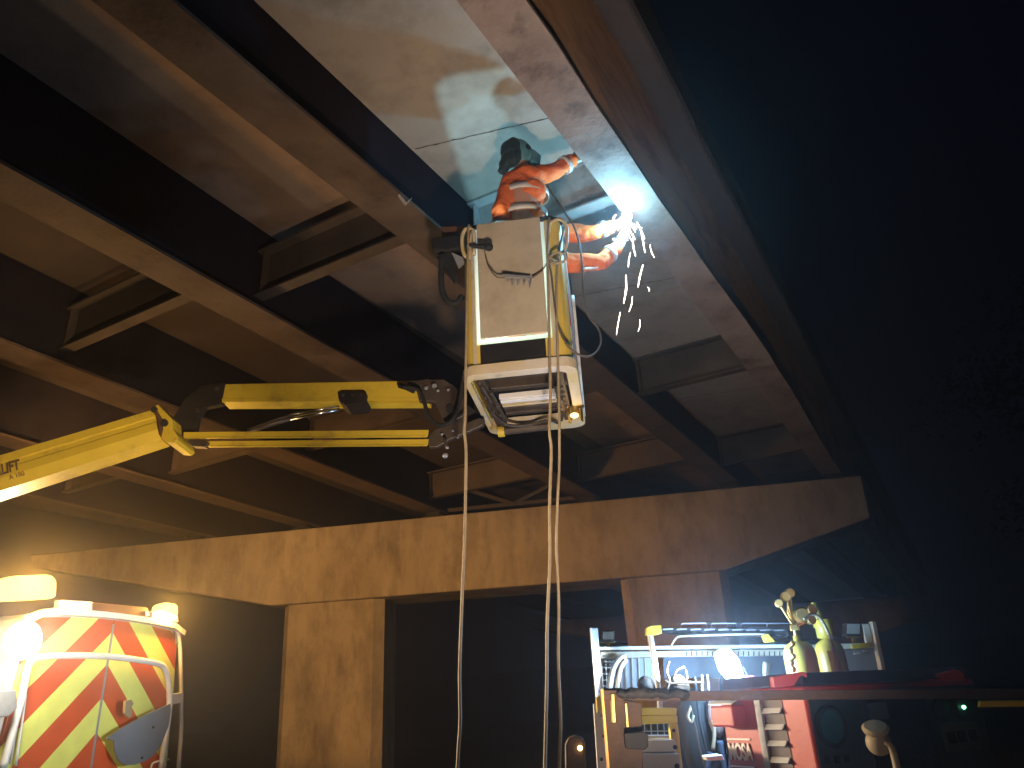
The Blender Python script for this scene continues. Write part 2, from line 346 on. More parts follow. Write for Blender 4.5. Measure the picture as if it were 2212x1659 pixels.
# K bracing above the pier cap
def kbrace(i, y):
    xa, xb = gx(i+1,y)+.02, gx(i,y)-.02; g = MB(); m = (xa+xb)/2
    sl = .347
    def Q(x, z): return Vector((x, y+(x-m)*sl, z))
    for a, b in ((Q(xa,Z0+.08),Q(xb,Z0+.08)), (Q(xa,Z1-.06),Q(xb,Z1-.06)), (Q(xa,Z1-.06),Q(m,Z0+.08)), (Q(xb,Z1-.06),Q(m,Z0+.08)), (Q(m,Z0+.08),Q(m,Z1-.06))): g.bar(a, b, .09, .07)
    g.build('bracing', M_web1b, br)
kbrace(2, 12.6)
# ------------------------------------------------------------ pier
PA = Vector((-13.1, 9.96, 0)); pd = Vector((.94476, .32776, 0)); pn = Vector((-.32776, .94476, 0))
pier = thing('bridge_pier', PA+pd*6, 'concrete hammerhead pier with sloping cap ends and two columns under the bridge', 'pier', rz=atan2(pd.y, pd.x))
def PP(s, z, t=0): return PA + pd*s + pn*t + Vector((0,0,z+EYE))
def pcap(t0, t1):
    prof = [(-3.9,3.46),(12.86,3.46),(12.84,2.70),(10.3,2.02),(1.75,2.02),(-3.8,3.2)]
    g = MB(); g.prism([PP(s, z, t0) for s, z in prof], pn*(t1-t0)); return g
pcap(0, 1.25).build('pier_cap', M_pier, pier, .03)
def column(s0, s1, sm0, sm1):
    g = MB(); t0, t1 = .14, 1.1; ch = .16
    prof = [(s0+ch,t0),(s1-ch,t0),(s1,t0+ch),(s1,t1-ch),(s1-ch,t1),(s0+ch,t1),(s0,t1-ch),(s0,t0+ch)]
    A = [g.v(PP(s, 2.02, t)) for s, t in prof]; B = [g.v(PP(s+(.05 if s < (s0+s1)/2 else 0), -EYE, t)) for s, t in prof]
    g.bm.faces.new(A); g.bm.faces.new(B[::-1])
    for k in range(8): g.bm.faces.new((A[k], B[k], B[(k+1)%8], A[(k+1)%8]))
    g.build('column', M_pier, pier)
column(1.9, 3.95, 0, 0); column(8.45, 10.35, 0, 0)
# bearings
for i in range(6):
    # where each girder crosses the pier line
    y = 12.0
    for _ in range(8):
        x = gx(i, y); y = PA.y + (x-PA.x)*pd.y/pd.x + .35
    if i < 5 or True:
        g = MB(frame((gx(i,y), y, 0), atan2(pd.y,pd.x))); g.lohi((-.2,-.16,3.46+EYE), (.2,.16,3.53+EYE)); g.lohi((-.14,-.12,3.53+EYE), (.14,.12,Z0-.001)); g.build('bearing', M_black, pier)
# second pier, far down the line
p2 = thing('bridge_pier', (-7, 30, 0), 'second concrete pier standing in the dark behind the nearer one', 'pier', rz=atan2(pd.y, pd.x))
g = MB(); off = Vector((0, 22, 0)); prof = [(-3.9,3.46),(12.86,3.46),(12.84,2.70),(10.3,2.02),(1.75,2.02),(-3.8,3.2)]
g.prism([PP(s,z)+off for s, z in prof], pn*1.2); g.build('pier_cap', M_pier, p2)
for s in (2.9, 9.4):
    g = MB(); g.prism([PP(s-.9,2.02,.15)+off, PP(s+.9,2.02,.15)+off, PP(s+.9,2.02,1.05)+off, PP(s-.9,2.02,1.05)+off], (0,0,-2.02-EYE)); g.build('column', M_pier, p2)
# ============================================================ aerial lift: boom and basket
def hq(p): return (p.dot(HR), p.dot(HD), p.z)
def fr(r, q, rz=0, z=0):                              # frame standing at (r, q) of the heading axes
    p = HR*r + HD*q; return frame((p.x, p.y, z), atan2(HR.y, HR.x) + rz)
FB = fr(.115, 4.905, radians(-7), 3.6); BW, BD, BH = .70, 1.13, 1.10
lift = thing('aerial_lift', (FB.translation.x-2.2, FB.translation.y-1.0, 0), 'yellow articulated boom lift carrying a scuffed basket under the bridge edge', 'aerial lift', rz=0)
# --- basket
hw, hd = BW/2, BD/2
g = MB(FB); rr = .09
def rrect(hw, hd, r, n=5):
    out = []
    for cx, cy, a0 in ((hw-r, -hd+r, -90), (hw-r, hd-r, 0), (-hw+r, hd-r, 90), (-hw+r, -hd+r, 180)):
        for k in range(n+1):
            a = radians(a0 + 90*k/n); out.append((cx + r*cos(a), cy + r*sin(a)))
    return out
ou, inn = rrect(hw, hd, rr), rrect(hw-.022, hd-.022, rr-.015)
def wall(g, poly_o, poly_i, z0, z1, skip=None, flare=0):
    n = len(poly_o)
    for k in range(n):
        a, b = poly_o[k], poly_o[(k+1)%n]; c, d = poly_i[k], poly_i[(k+1)%n]
        if skip and skip(a, b): continue
        vs = [g.v((p[0], p[1], z)) for z in (z0, z1) for p in (a, b, d, c)]
        for f in ((0,1,2,3), (7,6,5,4), (0,4,5,1), (1,5,6,2), (2,6,7,3), (3,7,4,0)): g.bm.faces.new([vs[i] for i in f])
near = lambda a, b: a[1] < -hd+.001 and b[1] < -hd+.001
wall(g, ou, inn, 0.0, BH, skip=near)
# near wall: corner pillars and sill round the opening
uL, uR, zS = -.262, .232, .185
g.lohi((-hw+rr, -hd, 0), (uL, -hd+.022, BH)); g.lohi((uR, -hd, 0), (hw-rr, -hd+.022, BH)); g.lohi((uL, -hd, 0), (uR, -hd+.022, zS))
basket = g.build('basket', M_yel2, lift)
g = MB(FB); fl = rrect(hw-.024, hd-.024, rr-.02); g.prism([(x, y, .07) for x, y in fl], (0,0,.02)); g.build('floor_plate', M_black, basket)
# cream facing on the near pillars, panel and its glowing seal
g = MB(FB); g.lohi((-hw+.06, -hd-.006, .045), (uL-.004, -hd-.001, BH-.02)); g.lohi((uR+.003, -hd-.006, .045), (hw-.085, -hd-.001, BH-.02)); g.build('pillar_facing', M_cream, basket, .002)
g = MB(FB); g.lohi((uL+.026, -hd-.030, zS+.028), (uR-.022, -hd-.012, BH+.015)); g.build('gate_panel', M_cream, basket, .008, 3)
g = MB(FB); sy0, sy1 = -hd-.012, -hd+.004
g.prism([(uL, sy0, zS), (uR, sy0, zS), (uR, sy0, BH-.02), (uR-.026, sy0, BH-.02), (uR-.026, sy0, zS+.04), (uR-.04, sy0, zS+.027), (uL+.045, sy0, zS+.027), (uL+.03, sy0, zS+.045), (uL+.026, sy0, BH-.02), (uL, sy0, BH-.02)], FB.to_3x3() .inverted() @ (FB.to_3x3() @ Vector((0, .014, 0))))
g.build('gate_seal', M_seal, basket)
g = MB(FB); g.lathe([(0,0),(.03,0),(.03,.03),(0,.03)], (-.20,-.36,.20), (0,-1,0), 12); g.build('inspection_lamp', glow('inspection_lamp_glow', (.7,.92,1), 8), basket)  # unseen lamp added behind the panel to make the seal glow
light('inspection_lamp_light', 'POINT', FB @ Vector((-.20,-.40,.26)), 170, (.35,.78,1.0), .03)  # added light shining through the seal from inside, its lamp is unseen
g = MB(FB); g.lohi((uL+.02, -hd-.010, .05), (uR-.045, -hd-.003, zS-.005)); g.build('black_kick_plate', M_black, basket)
# padded top rail
g = MB(FB); tr = rrect(hw-.005, hd-.005, rr, 6); pts = [Vector((x, y, BH+.012)) for x, y in tr]
for k in range(len(pts)): pts[k].z += .006*sin(k*2.1)
g.tube(pts+[pts[0]], .019, 8); g.build('top_rail', M_rubber, basket)
# bottom lip ring
lo, li = rrect(hw+.022, hd+.022, .10, 6), rrect(hw-.05, hd-.11, .05, 6); li = [((x-.032 if x < 0 else x), y-.045) for x, y in li]
g = MB(FB); wall(g, lo, li, -.035, .035); g.build('bottom_lip', M_dirty, basket, .014, 3, smooth=False)
g = MB(FB)
g.lohi((-hw+.06, -hd+.09, -.01), (hw-.06, -hd+.16, .06)); g.lohi((-hw+.06, -.26, -.005), (hw-.06, -.20, .065))
g.lohi((-hw+.05, -hd+.06, -.03), (-hw+.11, hd-.14, .05)); g.lohi((hw-.13, -hd+.06, -.03), (hw-.07, hd-.14, .05))
g.build('underframe', M_steel, basket, .006)
for k, (v, ww, m) in enumerate(((-.10, .018, M_white), (-.03, .05, M_white), (.06, .03, M_dirty), (.14, .06, M_steel), (.24, .05, M_steel))):
    g = MB(FB); g.lohi((-.20, v-ww/2, -.022+.004*k), (.20, v+ww/2, .02)); g.build('cross_bar', m, basket, .004)
g = MB(FB)
for u in (-.22, .22):
    g.tube([(u-.01, -.30, -.04), (u, -.08, -.05), (u+.01, .16, -.05), (u-.02, .32, -.06)], .013)
    g.blob((u, -.06, -.05), .026, 1); g.blob((u, .10, -.05), .022, 1); g.box((u, .22, -.045), (.05,.07,.04))
for k in range(9):
    g.blob((-hw+.08+random.uniform(-.02,.02), -.45+k*.09, -.035), (.016,.016,.012), 1); g.blob((hw-.10+random.uniform(-.02,.02), -.42+k*.09, -.035), (.018,.014,.012), 1)
g.tube(spline([(-.27,-.4,-.04), (-.25,-.2,-.07), (-.29,.0,-.05), (-.2,.25,-.08), (-.05,.33,-.07), (.1,.3,-.06), (.18,.42,-.05)]), .011)
g.build('pipe_fittings', M_steel, basket)
g = MB(FB); g.tube([(-.25, .40, -.075), (.10, .40, -.065)], .033, 12); g.build('pivot_tube', M_steel, basket, smooth=False)
g = MB(FB); g.lathe([(.0,0),(.042,0),(.042,.05),(.0,.05)], (-.29,.40,-.077), (1,0,0), 14); g.build('pivot_cap', M_yel, basket)
# side chevrons on the right hand wall and end strip
g = MB(FB); g.lohi((hw+.001, -hd+.13, .10), (hw+.005, hd-.10, BH-.06))
M_chev2 = chevron_mat('side_chevrons', (.74,.72,.66), (.62,.07,.06), .50, .1)
def side_chev():
    m = M_chev2; n = m.node_tree
    for nd in n.nodes:
        if nd.type == 'SEPXYZ': s = nd
    # run the stripes along the wall instead of across it
    for l in list(n.links):
        if l.from_node == s and l.from_socket.name == 'X': tgt = l.to_socket; n.links.remove(l); n.links.new(s.outputs[1], tgt)
side_chev()
g.build('side_board', M_chev2, basket)
g = MB(FB); g.tube([(hw+.012, hd-.07, .02), (hw+.014, hd-.07, BH-.02)], .016); g.build('corner_strip', M_white, basket)
# basket lamp
lp = pt(1242, 896, 5.02); g = MB(); g.lathe([(.0,0),(.035,0),(.042,.05),(.0,.05)], lp+Vector((0,0,.0)), (0,0,1), 16)
g.lohi(lp+Vector((-.05,-.02,.035)), lp+Vector((-.04,.02,-.05))); g.lohi(lp+Vector((.045,-.02,.035)), lp+Vector((.055,.02,-.06))); g.box(lp+Vector((.0,.0,.06)), (.13,.06,.02))
lb = g.build('lamp_housing', M_brass, basket)
g = MB(); g.blob(lp+Vector((0,-.012,-.008)), (.030,.030,.018), 2); g.build('lamp_lens', glow('amber_lens', (1,.62,.18), 9), lb)
light('basket_lamp_light', 'POINT', lp+Vector((.0,-.05,-.08)), 1.2, (1,.65,.25), .02)
# grab loops, hooks
def ptube(pts, r, name, m, par=None, q0=None, n=8, close=False, seg=6, **kw):
    P = [pt(x, y, q if q else q0) for x, y, q in [(p+(None,))[:3] for p in pts]]
    g = MB(); g.tube(spline(P, seg), r, n); return g.build(name, m, par, smooth=True, **kw)
QN = 4.29
ptube([(1013,562),(1001,545),(998,515),(1004,497),(1016,494),(1024,506),(1024,550)], .014, 'grab_loop', M_dirty, basket, QN)
ptube([(1188,482),(1204,474),(1219,480),(1225,500),(1222,535),(1208,552),(1192,566)], .012, 'grab_loop', M_dirty, basket, QN)
ptube([(1018,500),(1014,560)], .008, 'grab_loop', M_dirty, basket, QN-.02)
# control arm, knob, hose at the left
g = MB(); g.prism([pt(x,y,4.42) for x, y in ((932,513),(965,510),(1004,508),(1004,534),(960,541),(934,538))], HD*.12); cb = g.build('control_arm', M_rubber, basket, .01)
g = MB(); g.prism([pt(x,y,4.50) for x, y in ((952,489),(1004,486),(1006,508),(955,514))], HD*.22); g.build('control_box', M_brown, basket, .01)
g = MB(); g.prism([pt(x,y,4.46) for x, y in ((938,536),(972,538),(985,575),(980,600),(960,575),(948,556))], HD*.10); g.build('control_guard', M_rubber, basket, .008)
ptube([(956,548),(953,590),(955,625),(966,650),(985,655),(999,640)], .022, 'control_hose', M_rubber, basket, 4.45, n=10)
ptube([(1005,530),(1035,532),(1052,534)], .018, 'joystick', M_rubber, basket, 4.27)
g = MB(); g.blob(pt(1056,534,4.26), (.03,.03,.028), 2); g.build('joystick_knob', M_rubber, basket, smooth=True)
g = MB(); g.prism([pt(x,y,4.40) for x, y in ((975,545),(1000,556),(1003,568),(990,578),(985,566))], HD*.02); g.build('torn_tag', M_grey, basket)
ptube([(1048,548),(1055,575),(1072,597),(1090,600)], .0045, 'chain', M_cable2, basket, 4.27)
ptube([(1150,600),(1170,585),(1183,566)], .0045, 'chain', M_cable2, basket, 4.27)
g = MB(); g.prism([pt(x,y,4.275) for x, y in ((1086,594),(1146,598),(1146,603),(1086,600))], HD*-.012)
for k in range(5):
    a = pt(1093+k*12, 601, 4.265); b = pt(1096+k*12+random.uniform(-2,2), 612+random.choice((0,4,8,-4)), 4.265); g.tube([a,b], .004, 6); g.tube([b, pt(1100+k*12, 603, 4.265)], .0035, 6)
g.build('number_bracket', M_grey, basket)
# underside knob hanging from the boom end
# --- boom
QB = 4.98
g = MB(); g.prism([pt(x,y,QB) for x, y in ((486,829),(932,821),(927,860),(479,862))], HD*.13); b1 = g.build('upper_arm', M_yel, lift, .008)
g = MB(); g.prism([pt(x,y,QB-.005) for x, y in ((479,861),(927,859),(927,866),(480,868))], HD*.145); g.build('arm_flange', M_yel, b1)
for (y0, y1, q) in ((931, 945, QB-.06), (951, 964, QB-.03)):
    g = MB(); g.prism([pt(x,y,q) for x, y in ((396 if y0 < 940 else 412, y0+2), (926, y0-3), (924, y1-3), (396 if y0 < 940 else 425, y1+0))], HD*.012); lb2 = g.build('lower_arm', M_yel, lift, .004)
    g = MB(); g.prism([pt(x,y,q-.008) for x, y in ((398 if y0 < 940 else 428, y1-.5), (922, y1-3.5), (922, y1-1.8), (398 if y0 < 940 else 428, y1+1.2))], HD*.018); g.build('arm_flange', M_yel, lb2)
# main boom
a, b = pt(338, 915, QB-.12), pt(-420, 1148, QB-.25); ax = (b-a).normalized(); up = Vector((0,0,1)); up = (up - ax*up.dot(ax)).normalized(); dn = ax.cross(up); dn = dn if dn.dot(HD) > 0 else -dn
prof = [(0,.112),(0,.060),(.010,.052),(.010,.020),(0,.012),(0,-.045),(.035,-.112),(.19,-.112),(.225,-.045),(.225,.112)]
g = MB(); A = [g.v(a + dn*x + up*z) for x, z in prof]; B = [g.v(b + dn*x*1.15 + up*z*1.15) for x, z in prof]
g.bm.faces.new(A); g.bm.faces.new(B[::-1])
for k in range(len(A)): g.bm.faces.new((A[k], B[k], B[(k+1)%len(A)], A[(k+1)%len(A)]))
mb = g.build('main_boom', M_yel, lift)
g = MB(); g.prism([pt(x,y,QB-.15) for x, y in ((333,876),(341,873),(357,889),(371,904),(373,925),(382,940),(385,951),(377,957),(360,956),(346,944),(344,925),(338,900))], HD*.29); col = g.build('boom_collar', M_yel, mb, .008)
g = MB(); g.lathe([(0,0),(.026,0),(.026,.02),(0,.02)], pt(354,913,QB-.165), HD, 14); g.build('pin', M_rubber, col); g = MB(); g.lathe([(0,0),(.022,0),(.022,.02),(0,.02)], pt(332,884,QB-.165), HD, 14); g.build('pin', M_rubber, col)
g = MB(); g.prism([pt(x,y,QB-.158) for x, y in ((327,881),(336,880),(350,905),(352,926),(347,945),(343,925),(341,908))], HD*.02); g.build('rust_seam', M_brown, col)
g = MB(); g.prism([pt(x,y,QB+.0) for x, y in ((374,900),(398,862),(436,832),(488,826),(480,872),(442,880),(428,900),(422,930),(392,946),(378,938))], HD*.06); kn = g.build('knuckle_plate', M_black, lift, .006)
g = MB(); g.prism([pt(x,y,QB+.14) for x, y in ((376,902),(400,866),(438,836),(488,830),(480,868),(444,878),(430,900),(424,928),(394,944),(380,936))], HD*.05); g.build('knuckle_plate', M_black, lift, .006)
for x, y in ((467,838),(400,938),(425,885)):
    g = MB(); g.lathe([(0,0),(.014,0),(.014,.03),(0,.03)], pt(x,y,QB-.02), HD, 10); g.build('pin', M_steel, kn)
g = MB(); g.prism([pt(x,y,QB-.06) for x, y in ((402,951),(430,949),(450,955),(444,965),(415,963))], HD*.06); g.build('linkage_lug', M_steel, lift, .004)
# strut
ptube([(536,931),(580,917),(632,902)], .020, 'strut_barrel', M_steel, lift, QB+.0, n=12, seg=1)
ptube([(540,926),(590,908),(630,896)], .007, 'strut_pipe', M_steel, lift, QB-.02, seg=1)
ptube([(628,905),(733,884)], .012, 'strut_rod', M_chrome, lift, QB-.01, n=12, seg=1)
ptube([(628,896),(733,877)], .006, 'strut_rod', M_chrome, lift, QB-.03, n=10, seg=1)
g = MB(); g.prism([pt(x,y,QB-.05) for x, y in ((731,850),(738,846),(788,845),(792,850),(791,862),(783,872),(748,876),(733,868))], HD*.2); pb = g.build('pivot_block', M_black, lift, .005)
for x in (741, 761, 781):
    g = MB(); g.lathe([(0,0),(.011,0),(.009,.012),(0,.012)], pt(x,853,QB-.062), HD, 8); g.build('bolt', M_steel, pb)
# end bracket under the basket
g = MB(); g.prism([pt(x,y,QB-.02) for x, y in ((896,826),(925,820),(958,819),(982,834),(998,852),(1008,880),(1010,912),(1035,902),(1048,906),(1044,918),(1000,938),(970,950),(944,966),(928,966),(922,948),(936,930),(962,918),(950,890),(940,868),(905,866))], HD*.05)
eb = g.build('end_bracket', M_steel, lift, .006)
g = MB(); g.prism([pt(x,y,QB+.12) for x, y in ((930,826),(982,836),(1004,870),(1046,900),(1046,918),(1000,936),(950,955),(940,940),(966,910),(950,870))], HD*.05); g.build('end_bracket', M_black, lift, .006)
g = MB(); g.lathe([(0,0),(.03,0),(.03,.02),(0,.02)], pt(973,882,QB-.045), HD, 16); g.build('pin', M_rubber, eb)
for x, y, r in ((920,838,.016),(938,833,.02),(946,844,.012),(955,938,.010),(978,930,.010),(988,945,.009),(960,948,.008),(968,842,.012)):
    g = MB(); g.blob(pt(x,y,QB-.05), r, 1); g.build('bolt', M_grey, eb)
ptube([(862,832),(880,838),(895,845)], .02, 'hose_clamp', M_black, lift, QB-.06)
ptube([(868,836),(902,842),(916,868),(926,900),(948,918),(972,912),(988,886),(995,856),(1003,800)], .014, 'boom_hose', M_rubber, lift, QB-.12, n=10)
ptube([(984,905),(998,898),(1006,888)], .008, 'boom_hose', M_steel, lift, QB-.1)
ptube([(962,948),(965,968)], .011, 'drop_valve', M_steel, lift, QB-.1)
g = MB(); g.blob(pt(962,984,QB-.1), .020, 2); g.blob(pt(966,967,QB-.1), .013, 1); g.build('valve_knob', M_grey, lift, smooth=True)
g = MB(); g.prism([pt(x,y,QB-.03) for x, y in ((880,825),(925,818),(930,821),(928,834),(900,834))], HD*.14); g.build('end_block', M_steel, lift, .004)
# lettering on the boom, running off the frame
def face_M(p, xdir, nrm):
    x = Vector(xdir).normalized(); z = Vector(nrm); z = (z - x*z.dot(x)).normalized(); y = z.cross(x)
    M = Matrix((x, y, z)).transposed().to_4x4(); M.translation = p; return M
tc_ = a + ax*((pt(22,1008,QB-.2)-a).dot(ax)) + up*.005 - dn*.004
text('lettering', 'GALIFT', .105, face_M(tc_ + ax*.055, -ax, -dn), M_text, mb, sx=.62, bold=.003)
text('lettering', 'A 180', .045, face_M(a + ax*((pt(30,1020,QB-.2)-a).dot(ax)) - up*.062 - dn*-.005, -ax, -dn-up*.4), M_text, mb, sx=.9)
# mast that carries the boom, off to the left
g = MB(); e = b; g.lohi((e.x-.16, e.y-.16, 0.9), (e.x+.16, e.y+.16, e.z+.15)); g.build('mast', M_yel, lift, .02)
g = MB(); g.lohi((e.x-.6, e.y-.6, .0), (e.x+.6, e.y+.6, .9)); g.build('lift_base', M_black, lift, .04)

# ============================================================ cables hanging from the basket
def cable(pts, r, m, label, q0=4.26):
    P = []
    for p in pts:
        q = p[2] if len(p) > 2 else q0; P.append(pt(p[0], p[1], q))
    P.append(P[-1] + (P[-1]-P[-2]).normalized()*1.3) if pts[-1][1] > 1600 else None
    if pts[-1][1] > 1600: P[-1].z = .02
    g = MB(); g.tube(spline(P, 7), r, 8); o = g.build('hanging_cable', m, smooth=True)
    return tag(o, label, 'cable', 'cables hanging from the basket')
cable([(1016,489,4.36),(1012,492,4.27),(1011,560),(1008,700),(1006,800),(1005,900),(1003,930),(1006,960),(1007,1000),(1004,1150),(998,1300),(993,1450),(994,1560),(988,1659)], .0088, M_cable, 'tan cable hanging from the left edge of the basket, leftmost of the three')
cable([(1186,470,4.40),(1186,480,4.27),(1183,560),(1184,620),(1186,700),(1189,850,4.24),(1187,930,4.22),(1191,975,4.22),(1187,1100,4.22),(1188,1200,4.22),(1182,1350,4.22),(1181,1480,4.22),(1177,1659,4.22)], .0088, M_cable, 'tan cable falling beside the gate panel edge, middle of the three')
cable([(1222,478,4.40),(1206,556,4.27),(1203,640),(1204,720),(1206,800),(1208,900,4.20),(1208,1000,4.20),(1204,1090,4.20),(1202,1180,4.20),(1207,1300,4.20),(1206,1420,4.20),(1211,1560,4.20),(1208,1659,4.20)], .0085, M_cable, 'brown cable hanging from the right grab loop, rightmost of the three')
P = [pt(*p) for p in ((1185,565,4.26),(1192,600,4.26),(1203,690,4.26),(1222,740,4.26),(1250,766,4.3),(1278,768,4.38),(1297,745,4.45),(1293,712,4.5),(1270,680,4.5),(1260,630,4.52),(1258,580,4.55),(1252,530,4.55),(1240,490,4.55),(1222,462,4.58),(1181,400,4.6))]
g = MB(); g.tube(spline(P, 8), .0075, 8); o = g.build('looped_cable', M_cable2, smooth=True); tag(o, 'thin dark cable looping out from the right side of the basket up to the welder', 'cable')
P = [pt(*p) for p in ((1185,560,4.25),(1196,548,4.24),(1212,545,4.24),(1222,556,4.25),(1216,566,4.26),(1198,562,4.24),(1184,552,4.25),(1190,570,4.24),(1210,566,4.23))]
g = MB(); g.tube(spline(P, 8), .008, 8); o = g.build('rope_knot', M_cable, smooth=True); tag(o, 'knot of tan rope tied on the right grab loop of the basket', 'rope')

# ============================================================ people
def person(label, J, R, torso, head_c, head_dir, handL, handR, hood=True):
    """J: joints by name; R: radii; torso: list of (point, radii); hands: (wrist, direction, curl axis)"""
    base = J['footL'].lerp(J['footR'], .5)
    root = thing('person', base, label, 'person')
    def limb(g, names, radii, grow=1.0):
        for (p, q), (ra, rb) in zip(zip(names, names[1:]), zip(radii, radii[1:])): g.capsule(J[p], J[q], ra*grow, rb*grow)
    # body (skin)
    g = MB()
    limb(g, ['hip','chest','neck','head'], [.12,.13,.055,.06])
    for s in 'LR':
        limb(g, ['chest','sh'+s,'el'+s,'wr'+s], [.09,.055,.042,.030]); limb(g, ['hip','th'+s,'kn'+s,'an'+s,'toe'+s], [.11,.085,.055,.042,.035])
    hx = Vector(head_dir).normalized(); hu = (J['head']-J['neck']).normalized(); hs = hx.cross(hu).normalized(); hu = hs.cross(hx).normalized()
    Rm = Matrix((hs, hx, hu)).transposed().to_4x4(); Rm.translation = head_c
    def hp(x, y, z): return Rm @ Vector((x, y, z))
    old = g.fr; g.fr = Rm
    g.blob((0,0,0), (.074,.092,.112), 3); g.blob((0,.02,-.055), (.055,.07,.055), 2); g.capsule((0,.088,.005), (0,.112,-.022), .012, .016, 8)
    for s in (-1,1): g.blob((s*.076,-.005,-.01), (.010,.018,.03), 1); g.blob((s*.03,.085,.012), (.014,.008,.009), 1)
    g.blob((0,.095,-.055), (.024,.008,.008), 1)
    g.fr = old
    body = g.build('body', M_skin, root); remesh(body, .011, 2)
    # jacket
    g = MB()
    for c, r in torso: g.blob(c, r, 3)
    for a, b in zip(torso, torso[1:]): g.capsule(a[0], b[0], min(a[1][0],a[1][1])*.98, min(b[1][0],b[1][1])*.98)
    for s in 'LR':
        limb(g, ['sh'+s,'el'+s], [.083,.068]); 
        w_ = J['el'+s].lerp(J['wr'+s], .80); g.capsule(J['el'+s], w_, .068, .056)
    for v in g.bm.verts: v.co += noise.noise_vector(v.co*9)*.016
    jk = g.build('jacket', M_orange, root); remesh(jk, .012, 3)
    for v in jk.data.vertices: v.co += noise.noise_vector(v.co*9)*.014 + noise.noise_vector(Vector((v.co.x*16, v.co.y*16, v.co.z*42)))*.005
    # tape round sleeves and torso
    def ring(a, b, t, r, wd, nm='reflective_band'):
        a, b = Vector(a), Vector(b); c = a.lerp(b, t); d = (b-a).normalized(); g = MB(); 
        g.lathe([(r-.01,-wd/2),(r,-wd/2),(r,wd/2),(r-.01,wd/2)], c, d, 20)
        for v in g.bm.verts: v.co += noise.noise_vector(v.co*14)*.006
        return g.build(nm, M_refl, jk, smooth=True)
    for s in 'LR': ring(J['el'+s], J['wr'+s], .45, .071, .04)
    for k, (c, r) in enumerate(torso[:3]):
        if k == 0: continue
        g = MB(); M = Matrix.Translation(c); n_ = 32
        for zz in (0,):
            rgs = []
            for z, off in ((-.024, .0), (.024, .0)):
                rgs.append([g.v(c + Vector((HR*cos(2*pi*i/n_)*(r[0]+.012)) + HD*sin(2*pi*i/n_)*(r[1]+.014) + Vector((0,0,z)))) for i in range(n_)])
            for i in range(n_): g.bm.faces.new((rgs[0][i], rgs[0][(i+1)%n_], rgs[1][(i+1)%n_], rgs[1][i]))
        o = g.build('reflective_band', M_refl, jk, smooth=True); sd = o.modifiers.new('solid', 'SOLIDIFY'); sd.thickness = .006
    # trousers
    g = MB(); g.blob(J['hip'], (.17,.13,.14), 3)
    for s in 'LR': limb(g, ['hip','th'+s,'kn'+s], [.13,.11,.085]); g.capsule(J['kn'+s], J['kn'+s].lerp(J['an'+s], .93), .085, .07)
    tr_ = g.build('trousers', M_orange, root); remesh(tr_, .014, 3)
    for s in 'LR':
        g = MB(); g.capsule(J['an'+s], J['toe'+s], .058, .045); g.capsule(J['an'+s]+Vector((0,0,.10)), J['an'+s], .06, .058); b_ = g.build('boot', M_rubber, root); remesh(b_, .010, 2)
    # gloves: palm, five fingers and a gauntlet cuff
    for s, (wr, hd_, side, curl) in (('L', handL), ('R', handR)):
        wr = Vector(wr); d = Vector(hd_).normalized(); sd = Vector(side); sd = (sd - d*sd.dot(d)).normalized(); nn = d.cross(sd)*curl
        g = MB(); 
        pc = wr + d*.045
        for t in (-.026, -.009, .009, .026): g.capsule(wr + sd*t*.8, wr + d*.088 + sd*t, .019, .0155, 10)
        for i, (t, L) in enumerate(((-.032,.062), (-.011,.078), (.011,.084), (.032,.074))):
            p0 = wr + d*.090 + sd*t; bend = .55 + .12*i
            p1 = p0 + (d*cos(bend*.5) + nn*sin(bend*.5))*L*.42; p2 = p1 + (d*cos(bend*1.5) + nn*sin(bend*1.5))*L*.32; p3 = p2 + (d*cos(bend*2.4) + nn*sin(bend*2.4))*L*.26
            g.capsule(p0, p1, .0115, .0108, 8); g.capsule(p1, p2, .0108, .0100, 8); g.capsule(p2, p3, .0100, .0090, 8)
        t0 = wr + d*.030 + sd*.034; t1 = t0 + (d*.6 + sd*.7 + nn*.35).normalized()*.038; t2 = t1 + (d*.8 + sd*.15 + nn*.6).normalized()*.030
        g.capsule(t0, t1, .0145, .0125, 8); g.capsule(t1, t2, .0125, .0105, 8)
        gl = g.build('glove', M_cuff if s == 'L' else M_glove, root); remesh(gl, .0042, 2)
        g = MB(); e_ = (J['el'+s]-wr).normalized(); g.lathe([(.030,-.01),(.040,.0),(.047,.05),(.062,.13),(.056,.13),(.042,.05),(.028,.0)], wr, e_, 18)
        for v in g.bm.verts: v.co += noise.noise_vector(v.co*22)*.006
        g.build('gauntlet', M_glove, root, smooth=True)
    # helmet shell with face mask, and hood cloth over the neck
    g = MB(Rm); g.blob((0,-.008,.012), (.098,.122,.128), 3)
    g.prism([(-.085,.06,.07),(.085,.06,.07),(.10,.06,-.08),(.06,.07,-.15),(-.06,.07,-.15),(-.10,.06,-.08)], (0,.085,0))
    h = g.build('welding_helmet', M_helmet, root); remesh(h, .009, 3)
    g = MB(Rm); g.lohi((-.05,.150,-.02), (.05,.158,.035)); g.build('visor', M_glassd, h, .003)
    g = MB(Rm); g.lathe([(.012,-.004),(.022,0),(.022,.012),(0,.014)], (-.100,-.0,.0), (-1,0,0), 12); g.lathe([(.012,-.004),(.022,0),(.022,.012),(0,.014)], (.100,-.0,.0), (1,0,0), 12); g.build('headgear_knob', M_rubber, h)
